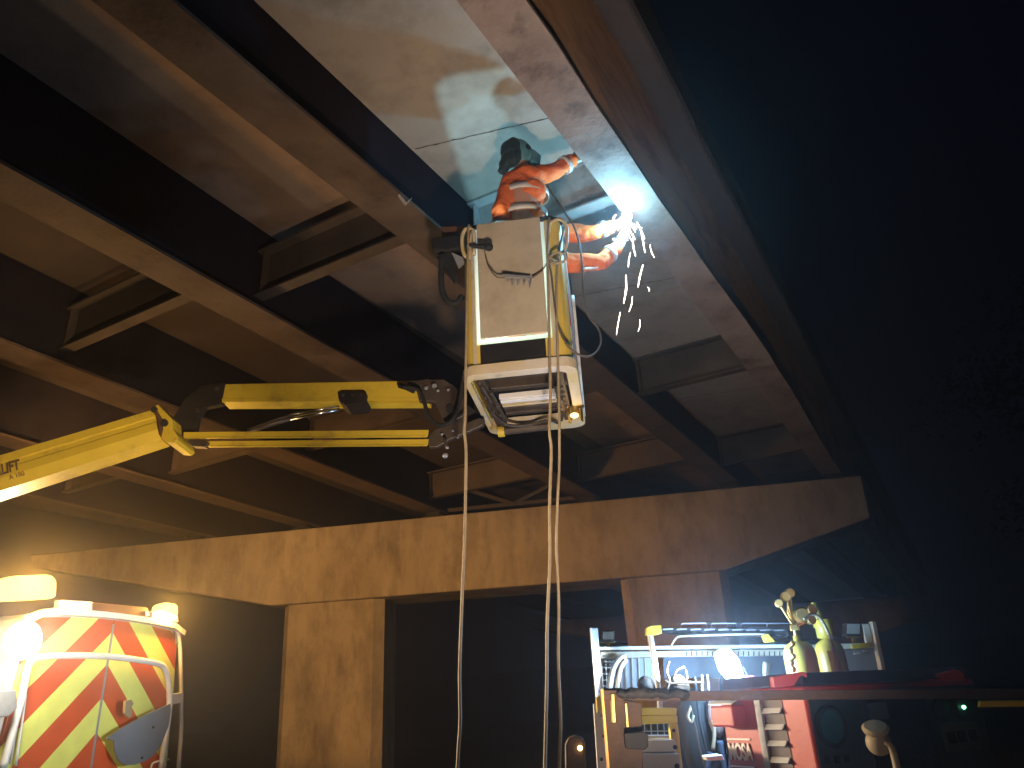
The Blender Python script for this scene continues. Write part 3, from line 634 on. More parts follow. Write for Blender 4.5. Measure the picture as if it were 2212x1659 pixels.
    if hood:
        g = MB(Rm); g.blob((0,-.075,-.01), (.092,.078,.108), 3); g.blob((0,-.06,-.10), (.095,.075,.085), 2); g.capsule((-.05,-.07,-.13), (-.07,-.06,-.20), .05, .035); g.capsule((.04,-.07,-.13), (.06,-.06,-.18), .05, .035)
        for v in g.bm.verts: v.co += noise.noise_vector(v.co*12)*.014
        ho = g.build('hood', M_mask, root); remesh(ho, .010, 2)
        for v in ho.data.vertices: v.co += noise.noise_vector(v.co*20)*.007
    return root
q1 = 4.56
J = dict(hip=pt(1128,560,q1), chest=pt(1131,425,q1), neck=pt(1128,362,q1), head=pt(1122,338,q1), shL=pt(1105,392,q1), shR=pt(1160,382,q1),
         elL=pt(1081,455,q1-.10), wrL=pt(1085,520,q1-.02), elR=pt(1205,366,q1+.0), wrR=pt(1240,344,q1+.02))
cx = J['hip']; fz = FB.translation.z + .09
for s, k in (('L', -.11), ('R', .11)):
    J['th'+s] = cx + HR*k*.8 + Vector((0,0,-.05)); J['an'+s] = Vector((cx.x, cx.y, fz+.09)) + HR*k; J['kn'+s] = J['th'+s].lerp(J['an'+s], .5) + HD*.05; J['toe'+s] = J['an'+s] + HD*.16 + Vector((0,0,-.045)); J['foot'+s] = Vector((J['an'+s].x, J['an'+s].y, fz))
torso = [(pt(1128,535,q1), (.165,.125,.13)), (pt(1131,468,q1), (.168,.125,.12)), (pt(1133,424,q1), (.172,.13,.12)), (pt(1133,388,q1), (.165,.115,.085))]
person('person in orange jacket and welding hood standing in the basket, arm reaching to the girder', J, None, torso, pt(1122,336,q1), HR*.75+HD*.6+Vector((0,0,-.35)),
       (J['wrL'], Vector((.2,.3,-1)), HD, 1), (J['wrR'], pt(1262,336,q1+.05)-J['wrR'], Vector((0,0,1)), 1))
q2 = 5.06
J = dict(hip=pt(1150,660,5.02), chest=pt(1180,560,5.0), neck=pt(1170,515,5.0), head=pt(1165,495,5.0), shL=pt(1200,505,5.02), shR=pt(1205,570,4.90),
         elL=pt(1282,503,4.98), wrL=pt(1324,488,5.02), elR=pt(1296,566,4.94), wrR=pt(1339,529,4.98))
J['head'] = pt(1168,528,5.02); J['neck'] = pt(1175,545,5.0); cx = J['hip']
for s, k in (('L', -.12), ('R', .12)):
    J['th'+s] = cx + HR*k*.8; J['kn'+s] = Vector((cx.x, cx.y, fz+.38)) + HR*k*1.2 - HD*.26; J['an'+s] = Vector((cx.x, cx.y, fz+.09)) + HR*k; J['toe'+s] = J['an'+s] - HD*.14 + Vector((0,0,-.045)); J['foot'+s] = Vector((J['an'+s].x, J['an'+s].y, fz))
torso = [(pt(1155,630,5.02), (.155,.12,.13)), (pt(1172,590,5.02), (.15,.12,.12)), (pt(1185,560,5.0), (.15,.12,.11)), (pt(1190,545,5.0), (.12,.11,.08))]
person('person crouching in the basket, only two orange sleeves and gloved hands showing, welding', J, None, torso, pt(1168,528,5.02), HR,
       (J['wrL'], pt(1352,476,5.06)-J['wrL'], Vector((0,.3,1)), 1), (J['wrR'], pt(1352,492,5.04)-J['wrR'], Vector((0,.3,1)), -1), hood=False)
# torch and its hose
P = [pt(*p) for p in ((1262,580,4.86),(1290,577,4.92),(1318,560,4.96),(1340,535,4.98),(1352,508,5.0),(1356,488,5.02),(1354,478,5.04))]
g = MB(); g.tube(spline(P, 8), .010, 8); to = g.build('welding_torch', M_white, smooth=True); tag(to, 'pale welding torch lead curving from the basket to the crouching welder\'s hand', 'torch')
g = MB(); g.tube([pt(1351,505,5.0), pt(1354,482,5.04)], [.016,.010], 10); g.build('torch_nozzle', M_brass, to)
g = MB(); g.blob(pt(1354,471,4.92), (.036,.034,.044), 3, .012); wp = g.build('welding_arc', glow('arc_light', (.78,.93,1), 60)); tag(wp, 'blinding blue white welding arc at the inner edge of the girder flange', 'welding arc')
# spatter
M_spark = glow('hot_metal', (1.0,.86,.72), 14)
SP = [((1368,505),(1372,545),.006,'long spark falling straight below the arc, nearest the weld'),((1385,500),(1392,538),.0055,'spark falling right of the arc, beside the longest one'),((1404,528),(1412,552),.003,'faint short spark farthest to the right of the arc'),
      ((1389,572),(1380,612),.006,'forked spark in mid air below the arc, upper one of the pair'),((1352,594),(1348,645),.008,'thickest spark drifting down left in front of the concrete soffit'),((1340,674),(1333,715),.0035,'thin curved spark, lowest of all'),
      ((1398,620),(1401,628),.002,'tiny spark fleck to the right of the falling pair'),((1352,490),(1342,520),.004,'spark beside the glove under the arc'),((1376,480),(1390,510),.005,'bright spark leaping right out of the arc'),((1366,640),(1360,668),.0035,'short spark halfway down, between the thickest one and the lowest'),((1382,690),(1379,712),.0025,'thin spark right of the lowest one'),((1362,545),(1358,572),.004,'slender spark under the longest one')]
for k_ in range(12):
    a0 = radians(20 + 13*k_); L0 = 16 + 22*random.random(); c0 = (1353 + 9*cos(a0), 478 + 9*sin(a0)); SP.append((c0, (c0[0] + L0*cos(a0)*.8, c0[1] + L0*sin(a0)), .0022+.0018*random.random(), 'short fine spark bursting out close round the arc'))
for a_, b_, r, lab in SP:
    p, q = pt(*a_, 4.92), pt(*b_, 4.92); q = p + (q-p)*1.2; m_ = (p+q)/2 + HR*random.uniform(-.012,.012)
    g = MB(); g.tube(spline([p, m_, q], 4), [r*.2]+[r*.5]*3+[r*.72]*2+[r*.45]*2+[r*.25], 6); o = g.build('spark', M_spark, smooth=True); tag(o, lab, 'spark', 'sparks falling from the weld')
# ============================================================ van with chevrons, at the left
VX = Vector((-.21, .977, 0)).normalized(); VN = Vector((VX.y, -VX.x, 0)); VS = Vector((-7.08, 4.55, 0))
def pv(x, y, off=0):                                   # point on the van's rear plane
    r = AX @ Vector((x - PW/2, -(y - PH/2), FPX)); k = ((VS + VN*off - Vector((0,0,EYE))).dot(VN) - 0)/(r.dot(VN))
    return Vector((r.x*k, r.y*k, r.z*k + EYE))
FV = frame(VS, atan2(VX.y, VX.x))
van = thing('parked_van', VS - VN*2.2, 'white van parked at left, rear doors covered in red and yellow chevrons, beacons lit', 'van', rz=atan2(VX.y, VX.x))
WM_off = FV
def roofline(x): return 2.60 - .045*(x/.95)**2 - .06*max(0, abs(x)-.8)/.15
def vout(sc=1.0, dz=0, z0=.45):
    out = []
    for z in (z0, 1.0, 1.5, 2.0, 2.3): out.append((.98 - .075*((z-.8)/1.6)**2*(1 if z > .8 else 0), z))
    out += [(.905, 2.45), (.87, 2.51), (.78, 2.56), (.45, 2.59), (.2, 2.60)]
    return [(x*sc, z+dz) for x, z in out] + [(-x*sc, z+dz) for x, z in reversed(out)]
g = MB(FV); g.prism([(x, .02, z) for x, z in vout()], (0, 4.6, 0)); body = g.build('body', M_white, van, .02)
# seat the chevron coordinates on the seam: door meshes get their own local frame at the seam
def door(x0, x1):
    g = MB(FV); po = [(x, z) for x, z in vout(.98, -.045, .55)]
    L = [p for p in po if x0-1e-6 <= p[0] <= x1+1e-6]
    cut = [(x0 if abs(x0) < .1 else x1, po[0][1])]; seam = x0 if abs(x0) < .1 else x1
    zt = roofline(0)-.045
    poly = ([(seam, .55)] + L + [(seam, zt)]) if seam >= 0 else ([(seam, zt)] + L + [(seam, .55)])
    g.prism([(x, -.018, z) for x, z in poly], (0, .034, 0))
    # chevron coordinates: origin of the van empty is at the seam only sideways, which is all the pattern needs
    return g.build('rear_door', M_chev, van, .004)
dR = door(.006, .99); dL = door(-.99, -.006)
g = MB(FV); g.lohi((-.012, -.020, .55), (.012, .014, 2.52)); g.build('door_seam', M_grey, van)
# roof lip and lamp housings
g = MB(FV); pr = []
for k in range(13):
    x = -.93 + 1.86*k/12; pr.append((x, -.03, roofline(x)-.01))
for a_, b_ in zip(pr, pr[1:]): g.bar(a_, b_, .09, .05)
g.build('roof_lip', M_white, van)
def vbox(quad, off, dep, name, m, bev=.004, par=None): 
    g = MB(); g.prism([pv(x,y,off) for x, y in quad], -VN*dep); return g.build(name, m, par or van, bev)
vbox(((201,1301),(318,1312),(322,1322),(312,1334),(196,1323)), .05, .12, 'roof_lamp_housing', M_brown)
vbox(((136,1296),(200,1300),(199,1320),(134,1314)), .06, .10, 'roof_bracket', M_white)
vbox(((317,1320),(322,1319),(324,1330),(318,1331)), .07, .02, 'roof_bracket', glow('painted_glint', (1,.8,.5), 1.5))  # bracket emits as a painted glint, it is no lamp
vbox(((330,1322),(350,1318),(384,1330),(386,1344),(352,1342),(328,1336)), .05, .1, 'beacon_bracket', M_white)
# door frame bars
def vtube(pts, off, r, name, m, par=None, seg=5):
    g = MB(); g.tube(spline([pv(x,y,off) for x, y in pts], seg), r, 8); return g.build(name, m, par or van, smooth=True)
vtube([(6,1659),(22,1600),(46,1510),(58,1450),(68,1428),(92,1419),(160,1416),(235,1418),(300,1426),(342,1434),(356,1446),(364,1475),(366,1530),(356,1600),(348,1659)], .07, .030, 'door_frame_bar', M_white)
vtube([(34,1655),(56,1500)], .05, .010, 'door_bar', M_white); vtube([(22,1650),(46,1505)], .05, .010, 'door_bar', M_white)
vtube([(326,1659),(332,1648),(365,1640)], .06, .010, 'door_bar', M_white)
vbox(((366,1500),(394,1496),(396,1518),(380,1520),(368,1524)), .06, .05, 'door_hinge', M_white)
vbox(((379,1362),(386,1362),(388,1392),(381,1392)), .03, .03, 'door_hinge', M_grey)
vtube([(382,1352),(389,1400),(391,1480),(391,1570),(386,1659)], .03, .022, 'corner_pillar', M_white)
# box and locks at far left
vbox(((-30,1492),(36,1490),(38,1530),(20,1548),(-30,1552)), .16, .12, 'side_locker', M_grey, .01)
# amber beacons: lens > light
def beacon(quad, off, dep, name, col, e, lp, pw, size):
    o = vbox(quad, off, dep, name, glow(name+'_glow', col, e), .035)
    for l in lp: light(name+'_light', 'POINT', l, pw*2.0, (1,.50,.09), size)
beacon(((8,1252),(40,1243),(112,1240),(126,1252),(124,1292),(60,1296),(4,1298)), .06, .14, 'light_bar', (1,.72,.18), 3.0, [], 0, 0)
light('light_bar_light', 'POINT', pv(66,1262,.15), 120, (1,.47,.08), .10)
light('light_bar_side_beam', 'SPOT', pv(40,1238,.0)+Vector((0,0,.16)), 2600, (1,.52,.16), .10, (-12.2,8.2,5.5), 62, 1.0)
light('light_bar_beam', 'SPOT', pv(100,1238,.0)+Vector((0,0,.16)), 2300, (1,.49,.13), .10, (-8.2,11.6,2.2), 92, 1.0)
beacon(((346,1306),(366,1301),(386,1304),(388,1330),(368,1336),(345,1332)), .04, .12, 'beacon_lamp', (1,.70,.16), 3.0, [pv(368,1316,.12)], 30, .05)
g = MB(); g.lathe([(0,0),(.10,0),(.15,.03),(.15,.09),(.08,.13),(0,.13)], pv(38,1385,.05), VN, 24); wl = g.build('work_lamp', glow('white_lamp_glow', (1,.93,.80), 16), van)
light('work_lamp_light', 'POINT', pv(38,1385,.42), 55, (1,.90,.66), .10)
light('work_lamp_beam', 'SPOT', pv(38,1385,.40), 1700, (1,.78,.52), .12, (.3, 4.2, 1.6), 46, .8)
light('tube_lamp_beam', 'SPOT', pt(1545,1440,5.1), 1300, (.80,.93,1.0), .08, (-7.1,4.4,1.9), 36, .9)
for x, z in ((-.93, 1.2),):
    pass
for yy in (.9, 3.7):
    for xx in (-.85, .85):
        g = MB(FV); g.lathe([(0,-.1),(.30,-.1),(.33,-.06),(.33,.06),(.30,.1),(0,.1)], (xx, yy, .33), (1,0,0), 24); wh = g.build('wheel', M_rubber, van)
g = MB(FV); g.lohi((-.95,-.06,.40), (.95,.03,.58)); g.build('rear_bumper', M_black, van, .02)
# folded round sign hanging on the right door
sg = MB(); sg.prism([pv(x,y,.13) for x, y in ((228,1595),(260,1573),(309,1546),(366,1520),(367,1536),(362,1568),(346,1611),(330,1632),(313,1643),(290,1652),(270,1653),(254,1643),(246,1622),(244,1600))], VN*.012)
so = sg.build('folded_sign', M_disc); tag(so, 'grey half round back of a folded sign hanging on the chevron door', 'sign')
g = MB(); g.prism([pv(x,y,.145) for x, y in ((272,1514),(284,1511),(289,1520),(284,1528),(286,1545),(280,1552),(270,1540))], -VN*.03); g.build('clip', M_cable, so, .003)
g = MB(); g.lathe([(0,0),(.012,0),(.012,.012),(0,.012)], pv(330,1571,.145), VN, 8); g.build('rivet', M_steel, so); g = MB(); g.lathe([(0,0),(.012,0),(.012,.012),(0,.012)], pv(306,1637,.145), VN, 8); g.build('rivet', M_steel, so)

# ============================================================ flatbed truck at the right
truck = thing('flatbed_truck', HR*1.6+HD*5.4, 'flatbed work truck at the right with white headboard rack, mesh guard and work lamps', 'truck', rz=atan2(HR.y, HR.x))
QH = 5.6
def tq(quad, q, dep, name, m, par=None, bev=.004):
    g = MB(); g.prism([pt(x,y,q) for x, y in quad], HD*dep); return g.build(name, m, par or truck, bev)
def rect(x0, y0, x1, y1): return ((x0,y0),(x1,y0),(x1,y1),(x0,y1))
g = MB(); a_, b_ = pt(1283,1358,QH), pt(1312,1700,QH); g.bar(a_, b_, .05, .06, HD); p_ = g.build('headboard_post', M_white, truck, .005)
g = MB(); g.bar(pt(1276,1357,QH-.03), pt(1305,1700,QH-.03), .010, .07, HD); g.build('post_edge', M_white, p_)
g = MB(); a_, b_ = pt(1884,1343,QH), pt(1912,1480,QH); g.bar(a_, b_, .03, .06, HD); g.bar(pt(1868,1348,QH+.02), pt(1880,1400,QH+.02), .05, .03, HD); g.build('headboard_post', M_cream, truck, .004)
rail = tq(((1290,1397),(1735,1391),(1735,1399),(1290,1404)), QH-.02, .06, 'headboard_rail', M_white)
tq(((1297,1408),(1735,1402),(1735,1416),(1400,1420),(1297,1424)), QH, .03, 'headboard_rail', M_cream)
for k in range(20):
    g = MB(); x = 1482+k*11.2; g.prism([pt(x,1407,QH-.004), pt(x+2,1407,QH-.004), pt(x+2,1417,QH-.004), pt(x,1417,QH-.004)], HD*.003); g.build('rail_slot', M_black, rail)
tq(((1735,1393),(1885,1388),(1885,1400),(1735,1405)), QH+.02, .05, 'headboard_rail', M_cream)
tq(((1840,1392),(1878,1388),(1880,1398),(1842,1402)), QH-.03, .03, 'rail_bracket', M_yel)
for k, (x, y, n_) in enumerate(((1846,1410,0),(1852,1409,0),(1822,1412,0),(1866,1404,0))): tq(rect(x, y, x+6, y+4), QH-.02, .02, 'rail_bracket', M_cream, None, .001)
tq(((1432,1418),(1700,1412),(1700,1462),(1434,1466)), QH+.18, .02, 'headboard_panel', mat('dim_blue_grey_panel', (.10,.11,.14), .6, 0, (.07,.075,.10), 4, .3, .2, 30))
tq(((1338,1424),(1412,1420),(1416,1500),(1342,1500)), QH+.10, .02, 'headboard_panel', mat('pale_grey_panel', (.34,.34,.38), .6, 0, (.28,.28,.30), 4, .3))
tq(((1745,1405),(1900,1402),(1912,1470),(1745,1470)), QH+.12, .02, 'headboard_panel', mat('dim_brown_panel', (.10,.07,.055), .7, 0, (.16,.11,.09), 4, .3))
for x in range(1351, 1412, 14):
    g = MB(); g.bar(pt(x,1415,QH+.03), pt(x+4,1500,QH+.03), .008, .012, HD); g.build('guard_bar', M_cream, truck)
g = MB()
for k in range(4): g.bar(pt(1299+k*9,1424,QH+.04), pt(1303+k*9,1490,QH+.04), .004, .006, HD)
for k in range(5): g.bar(pt(1297,1430+k*13,QH+.035), pt(1330,1429+k*13,QH+.035), .004, .006, HD)
g.build('mesh_guard', M_grey, truck)
ptube([(1318,1492,None),(1321,1465,None),(1328,1440,None),(1342,1422,None),(1352,1419,None)], .022, 'hoop', M_white, truck, QH-.06, n=10)
ptube([(1333,1490,None),(1336,1465,None),(1342,1440,None),(1353,1424,None)], .014, 'hoop', M_white, truck, QH-.08, n=10)
def worklamp(x0, y0, x1, y1, q, lens=None):
    h = tq(rect(x0,y0,x1,y1), q, .09, 'work_lamp', M_black, truck, .006)
    g = MB(); g.prism([pt(x,y,q-.004) for x, y in rect(x0+2.5,y0+2.5,x1-2.5,y1-5)], HD*.006); g.build('lamp_glass', mat('dusty_lamp_glass', (.30,.28,.22), .25, 0, (.2,.19,.16), 12, .3), h)
    g = MB(); g.bar(pt((x0+x1)/2,y1,q+.04), pt((x0+x1)/2,y1+14,q+.04), .02, .02, HD); g.bar(pt(x0,y1+1,q+.04), pt(x1,y1+1,q+.04), .015, .02, HD); g.build('lamp_bracket', M_brass, h)
worklamp(1300,1362,1328,1386,QH); worklamp(1828,1345,1860,1374,QH)
# white post with yellow joint and the folded crane arm
g = MB(); g.tube([pt(1404,1370,QH-.25), pt(1414,1430,QH-.25), pt(1424,1500,QH-.25), pt(1428,1560,QH-.25)], [.020,.020,.018,.018], 12); g.build('rack_post', M_white, truck, smooth=True)
tq(((1397,1356),(1404,1352),(1428,1350),(1430,1368),(1415,1372),(1396,1372)), QH-.29, .07, 'post_joint', M_yel)
arm = tq(((1428,1356),(1700,1362),(1705,1374),(1470,1372),(1430,1364)), QH-.2, .08, 'crane_arm', M_black)
g = MB()
for k in range(9):
    x = 1432+k*30; yy = 1360+k*.3-2; g.prism([pt(x,yy,QH-.21), pt(x+22,yy-1,QH-.21), pt(x+22,yy+2,QH-.21), pt(x,yy+3,QH-.21)], HD*.004)
g.build('reflective_dashes', M_grey, arm)
ptube([(1450,1394),(1462,1377),(1480,1374),(1560,1371),(1650,1370),(1660,1374)], .006, 'crane_pipe', M_cream, truck, QH-.24)
for x in (1470, 1535, 1600, 1655): g = MB(); g.tube([pt(x,1358,QH-.17), pt(x+3,1347,QH-.17), pt(x+55,1346,QH-.17), pt(x+58,1357,QH-.17)], .004, 6); g.build('crane_pipe', M_grey, truck)
tq(((1648,1372),(1660,1369),(1675,1386),(1655,1388)), QH-.27, .05, 'yellow_wedge', M_yel)
# bright blue-white work lamp
g = MB(); g.tube([pt(1560,1412,5.25), pt(1574,1436,5.2), pt(1594,1472,5.2)], [.056,.074,.048], 16); lt = g.build('tube_lamp', glow('blue_white_lamp', (.62,.86,1), 26)); tag(lt, 'glaring blue white lamp hanging among the tools on the truck', 'work lamp')
light('tube_lamp_light', 'POINT', pt(1572,1436,4.98), 105, (.34,.62,1.0), .07)
# small yellow lamp reflecting low on the truck frame
# bed, wheels, side gate
g = MB(fr(1.7, 4.3)); g.lohi((-1.0,-1.9,.78), (1.0,.75,.90)); g.build('truck_bed', M_brown, truck, .01)
g = MB(fr(1.7, 4.3)); g.lohi((-.80,1.9,.5), (.80,3.2,1.50)); g.build('cab', M_black, truck, .1, 3)
for yy in (-1.2, 1.5):
    for xx in (-.85,.85):
        g = MB(fr(1.7,4.3)); g.lathe([(0,-.12),(.33,-.12),(.37,-.08),(.37,.08),(.33,.12),(0,.12)], (xx,yy,.37), (1,0,0), 24); g.build('wheel', M_rubber, truck)
# side gate rail across the foreground with its latch post
gate = tq(((1296,1490),(1480,1492),(1800,1490),(2212,1487),(2420,1486),(2420,1509),(2212,1509),(1800,1511),(1480,1514),(1300,1512)), 3.10, .04, 'side_gate_rail', M_gate)
tq(((1302,1487),(1342,1486),(1343,1512),(1386,1518),(1391,1700),(1316,1700)), 3.12, .05, 'gate_post', M_gate)
g = MB(); g.bar(pt(1300,1489,3.09), pt(1317,1700,3.09), .008, .03, HD); g.build('post_edge', mat('orange_edge_paint', (.75,.34,.05), .5), truck)
g = MB(); g.tube([pt(1324,1500,3.10), pt(1327,1560,3.10)], .012, 8); g.tube([pt(1352,1520,3.11), pt(1356,1570,3.11)], .007, 8); g.build('gate_pin', M_brass, truck)
tq(((1350,1584),(1392,1580),(1400,1588),(1401,1612),(1394,1620),(1354,1618)), 3.06, .06, 'latch', M_rubber)
g = MB()
for k in range(40): g.blob(pt(1345+k*3.4, 1498+5*noise.noise(Vector((k*.3,0,0))), 3.10), (.022,.028,.018+.010*noise.noise(Vector((k*.37,3,1)))), 2)
o = g.build('bunched_cloth', M_rubber); remesh(o, .006, 3)
for v in o.data.vertices: v.co += noise.noise_vector(v.co*45)*.007; tag(o, 'dark bunched cloth bundled over the left end of the gate rail', 'cloth')
o = tq(((2118,1514),(2420,1511),(2420,1524),(2116,1528)), 3.3, .02, 'gate_strip', M_yel)
# lower white post and scuffed bits at the left end
g = MB(); g.bar(pt(1292,1520,4.9), pt(1304,1700,4.9), .06, .04, HD); pl = g.build('side_post', M_white, truck, .004)
for k, (x, y) in enumerate(((1301,1545),(1305,1590),(1299,1640))): g = MB(); g.blob(pt(x,y,4.86), (.012,.01,.012), 1); g.build('bolt', M_black, pl)
tq(((1288,1508),(1302,1496),(1310,1502),(1306,1524),(1290,1540)), 4.6, .06, 'gate_hinge', M_yel2)

# gas bottles on the truck
def bottle(x, y, q, rad, label, guard, m=M_cyl):
    p = pt(x, y, q); root = thing('gas_bottle', (p.x, p.y, .9), label, 'gas bottle', 'gas bottles standing on the truck bed')
    H = p.z - .9
    g = MB(); g.lathe([(0,0),(rad,0),(rad,H-.10),(rad*.95,H-.06),(rad*.8,H-.03),(rad*.5,H-.008),(.022,H),(.022,H+.03),(0,H+.03)], (p.x,p.y,.9), (0,0,1), 28); bo = g.build('cylinder', m, root, smooth=True)
    top = Vector((p.x,p.y,p.z+.02))
    if guard:
        g = MB(); g.lathe([(rad*.40,0),(rad*.62,.01),(rad*.66,.12),(rad*.6,.125),(rad*.34,.012)], top-Vector((0,0,.02)), (0,0,1), 20)
        g.lathe([(0,.04),(.045,.04),(.035,.13),(.016,.20),(0,.205)], top+Vector((-.02,0,.02)), (-.10,0,1), 14); g.build('valve_guard', m, root, smooth=True)
    else:
        g = MB(); g.tube([top, top+Vector((0,0,.08))], .014, 10); g.box(top+Vector((0,0,.06)), (.05,.04,.035)); g.tube([top+Vector((0,0,.07)), top+Vector((-.02,0,.16)), top+Vector((0,0,.24))], .012, 8); v_ = g.build('regulator', M_brass, root, .004)
        for (dx, dz, r, tz) in ((-.03,.25,.027,0),(.0,.27,.026,.3),(-.085,.21,.022,-.3),(.05,.13,.042,0),(.10,.10,.026,.2),(.115,.16,.030,.5)):
            r *= 1.2; c = top + HR*dx + Vector((0,0,dz)) - HD*.04
            g = MB(); ax_ = (-HD + HR*tz*.4).normalized(); g.lathe([(0,-.02),(r,-.02),(r,.006),(r*.86,.010),(0,.010)], c, ax_, 20); gg = g.build('gauge', M_brass, root)
            g = MB(); g.lathe([(0,.011),(r*.8,.011),(r*.8,.013),(0,.013)], c, ax_, 20); g.build('dial', mat('pale_dial', (.80,.66,.22), .4), gg)
            g = MB(); g.tube([top+Vector((0,0,.06)), c], .007, 6); g.build('gauge_stem', M_brass, root)
    g = MB(); g.lathe([(rad+.001,H-.34),(rad+.004,H-.34),(rad+.004,H-.30),(rad+.001,H-.30)], (p.x,p.y,.9), (0,0,1), 28); g.build('strap', M_brown, root)
    return root, top
rb, tp = bottle(1722,1384,5.05,.100,'pale yellow gas bottle with a cluster of brass gauges on its valve','')
rb2, tp2 = bottle(1786,1380,5.30,.095,'yellow gas bottle with a tall cone shaped valve guard beside the gauged one', True)
ptube([(1735,1338),(1752,1327),(1768,1332),(1782,1352),(1795,1385),(1806,1430),(1812,1470)], .010, 'gas_hose', M_cable, rb, 5.0)
g = MB(); P_ = [pt(1712,1390,4.93), pt(1708,1405,4.93), pt(1714,1418,4.93), pt(1710,1432,4.93), pt(1714,1446,4.93)]
for p in P_: g.blob(p, (.016,.016,.020), 2)
g.tube(P_, .009, 6); o = g.build('valve_chain', M_brass, rb)
ptube([(1797,1405),(1802,1425),(1810,1455)], .030, 'hose_sleeve', M_yel, rb2, 5.05, n=10)
# welder generator, red
K = pt(1738, 1500, 3.55); rzg = radians(27); FG = frame((K.x, K.y, 0), atan2(HR.y, HR.x)+rzg)
gen = thing('welding_generator', (K.x, K.y, .92), 'red welding generator with dark control panel and louvred end, top closed', 'generator', rz=atan2(HR.y, HR.x)+rzg)
GW, GD, zt, zb = 1.16, .56, 1.625, .92
Kz = K.z
g = MB(FG); g.lohi((0,0,zb), (GW,GD,zt)); gb = g.build('housing', M_red, gen, .012)
g = MB(FG); g.prism([(-.015,-.015,zt+.002),(GW+.015,-.015,zt+.002),(GW-.03,.03,zt+.055),(.03,.03,zt+.055)], (0,GD-.03,0)); g.build('canopy', M_dred, gen, .008)
g = MB(FG); g.lohi((.012,-.006,zb), (GW-.012,.004,zt-.03)); pan = g.build('control_panel', M_panel, gen, .004)
g = MB(FG); g.lathe([(0,0),(.088,0),(.088,.012),(.075,.018),(.070,.008),(0,.006)], (.108,-.006,1.457), (0,-1,0), 32); ga = g.build('fan_grille', M_black, gen)
g = MB(FG); g.lathe([(0,0),(.066,0),(.066,.004),(0,.004)], (.108,-.014,1.457), (0,-1,0), 32); g.build('grille_face', mat('teal_glass', (.02,.10,.11), .25), ga)
for k, (x, z, a_, b_) in enumerate(((.05,1.33,.03,.03),(.11,1.33,.03,.03),(.17,1.33,.03,.03),(.05,1.26,.03,.03),(.11,1.26,.03,.03),(.17,1.26,.03,.03))):
    g = MB(FG); g.lohi((x-a_/2,-.011,z-b_/2), (x+a_/2,-.004,z+b_/2)); g.build('socket', M_black, gen, .003)
g = MB(FG); g.lohi((.33,-.010,1.16), (.76,-.003,1.555)); g.build('recess_panel', M_black, gen, .004)
g = MB(FG); g.lohi((.36,-.014,1.47), (.48,-.008,1.54)); g.build('label_plate', mat('dim_label_grey', (.10,.10,.09), .5), gen)
for k, (x, z) in enumerate(((.85,1.49),(1.01,1.50))):
    g = MB(FG); g.lathe([(0,0),(.055,0),(.052,.012),(0,.014)], (x,-.006,z), (0,-1,0), 24); g.build('meter', M_black, gen)
g = MB(FG); g.lohi((.82,-.010,1.31), (1.08,-.003,1.43)); pp = g.build('socket_plate', mat('dim_plate_brown', (.10,.085,.075), .6), gen, .003)
for x in (.87,.95,1.03): g = MB(FG); g.lohi((x-.028,-.016,1.345), (x+.028,-.008,1.395)); g.build('socket', M_black, pp, .003)
g = MB(); c = pt(2072,1528,3.0); 
g = MB(FG); g.blob((.998,-.024,1.496), .009, 2); g.build('green_indicator', glow('green_led', (.15,1,.45), 12), gen)
# left end: louvres, post, maker's name
g = MB(FG)
for k in range(7):
    z = 1.525 - k*.067; g.prism([(-.012,.148,z),(-.012,.258,z),(.004,.258,z+.020),(.004,.148,z+.020)], (-.012,0,-.006))
lv = g.build('louvres', M_white, gen)
g = MB(FG); g.lohi((-.003,.140,zb+.02), (-.001,.262,zt-.05)); g.build('louvre_backing', M_dred, gen)
g = MB(FG); g.lohi((-.016,.266,zb), (-.002,.308,zt-.02)); g.build('end_post', M_grey, gen, .004)
Mx = FG @ face_M(Vector((-.006,.462,1.352)), (0,-1,0), (-1,0,0))
text('maker_lettering', 'MOSA', .098, Mx, M_wtext, gen, sx=.60, bold=.003)
for z in (1.405, 1.288): g = MB(FG); g.lohi((-.005,.385,z), (-.001,.545,z+.008)); g.build('lettering_border', M_wtext, gen)
g = MB(FG); g.lohi((-.08,.385,1.465), (-.003,.548,1.560)); bx = g.build('end_box', M_red, gen, .01)
g = MB(FG); g.prism([(-.085,.380,1.562),(-.085,.553,1.562),(-.01,.553,1.595),(-.01,.380,1.595)], (0,0,.008)); g.build('box_lid', M_white, bx, .003)
# lifting handles on the canopy
for quad, q in ((((1668,1462),(1733,1451),(1744,1453),(1746,1478),(1700,1484),(1672,1486)), 3.58), (((2006,1454),(2016,1458),(2066,1446),(2080,1450),(2088,1470),(2012,1472)), 3.95)):
    g = MB(); g.prism([pt(x,y,q) for x, y in quad], HD*.05); g.build('lifting_handle', M_red, gen, .006)
tq(((1665,1488),(1735,1482),(1735,1500),(1660,1505)), 3.62, .05, 'handle_base', M_red, gen)
# plug hanging on the panel with its lead
plg = MB(); c = pt(1898,1604,3.2); plg.blob(c, (.047,.045,.047), 3); pg = plg.build('power_plug', M_cable, smooth=True); tag(pg, 'round tan power plug with its cap open hanging before the dark panel', 'plug')
g = MB(); g.lathe([(0,0),(.046,0),(.050,.010),(.040,.020),(0,.022)], pt(1892,1578,3.18), (.1,-.5,.9), 24); g.build('plug_cap', M_cable, pg)
g = MB(); g.tube(spline([pt(1912,1606,3.16), pt(1924,1612,3.15), pt(1934,1640,3.15), pt(1944,1690,3.15)], 6), [.014]*19, 8); g.build('plug_lead', M_cable, pg, smooth=True)
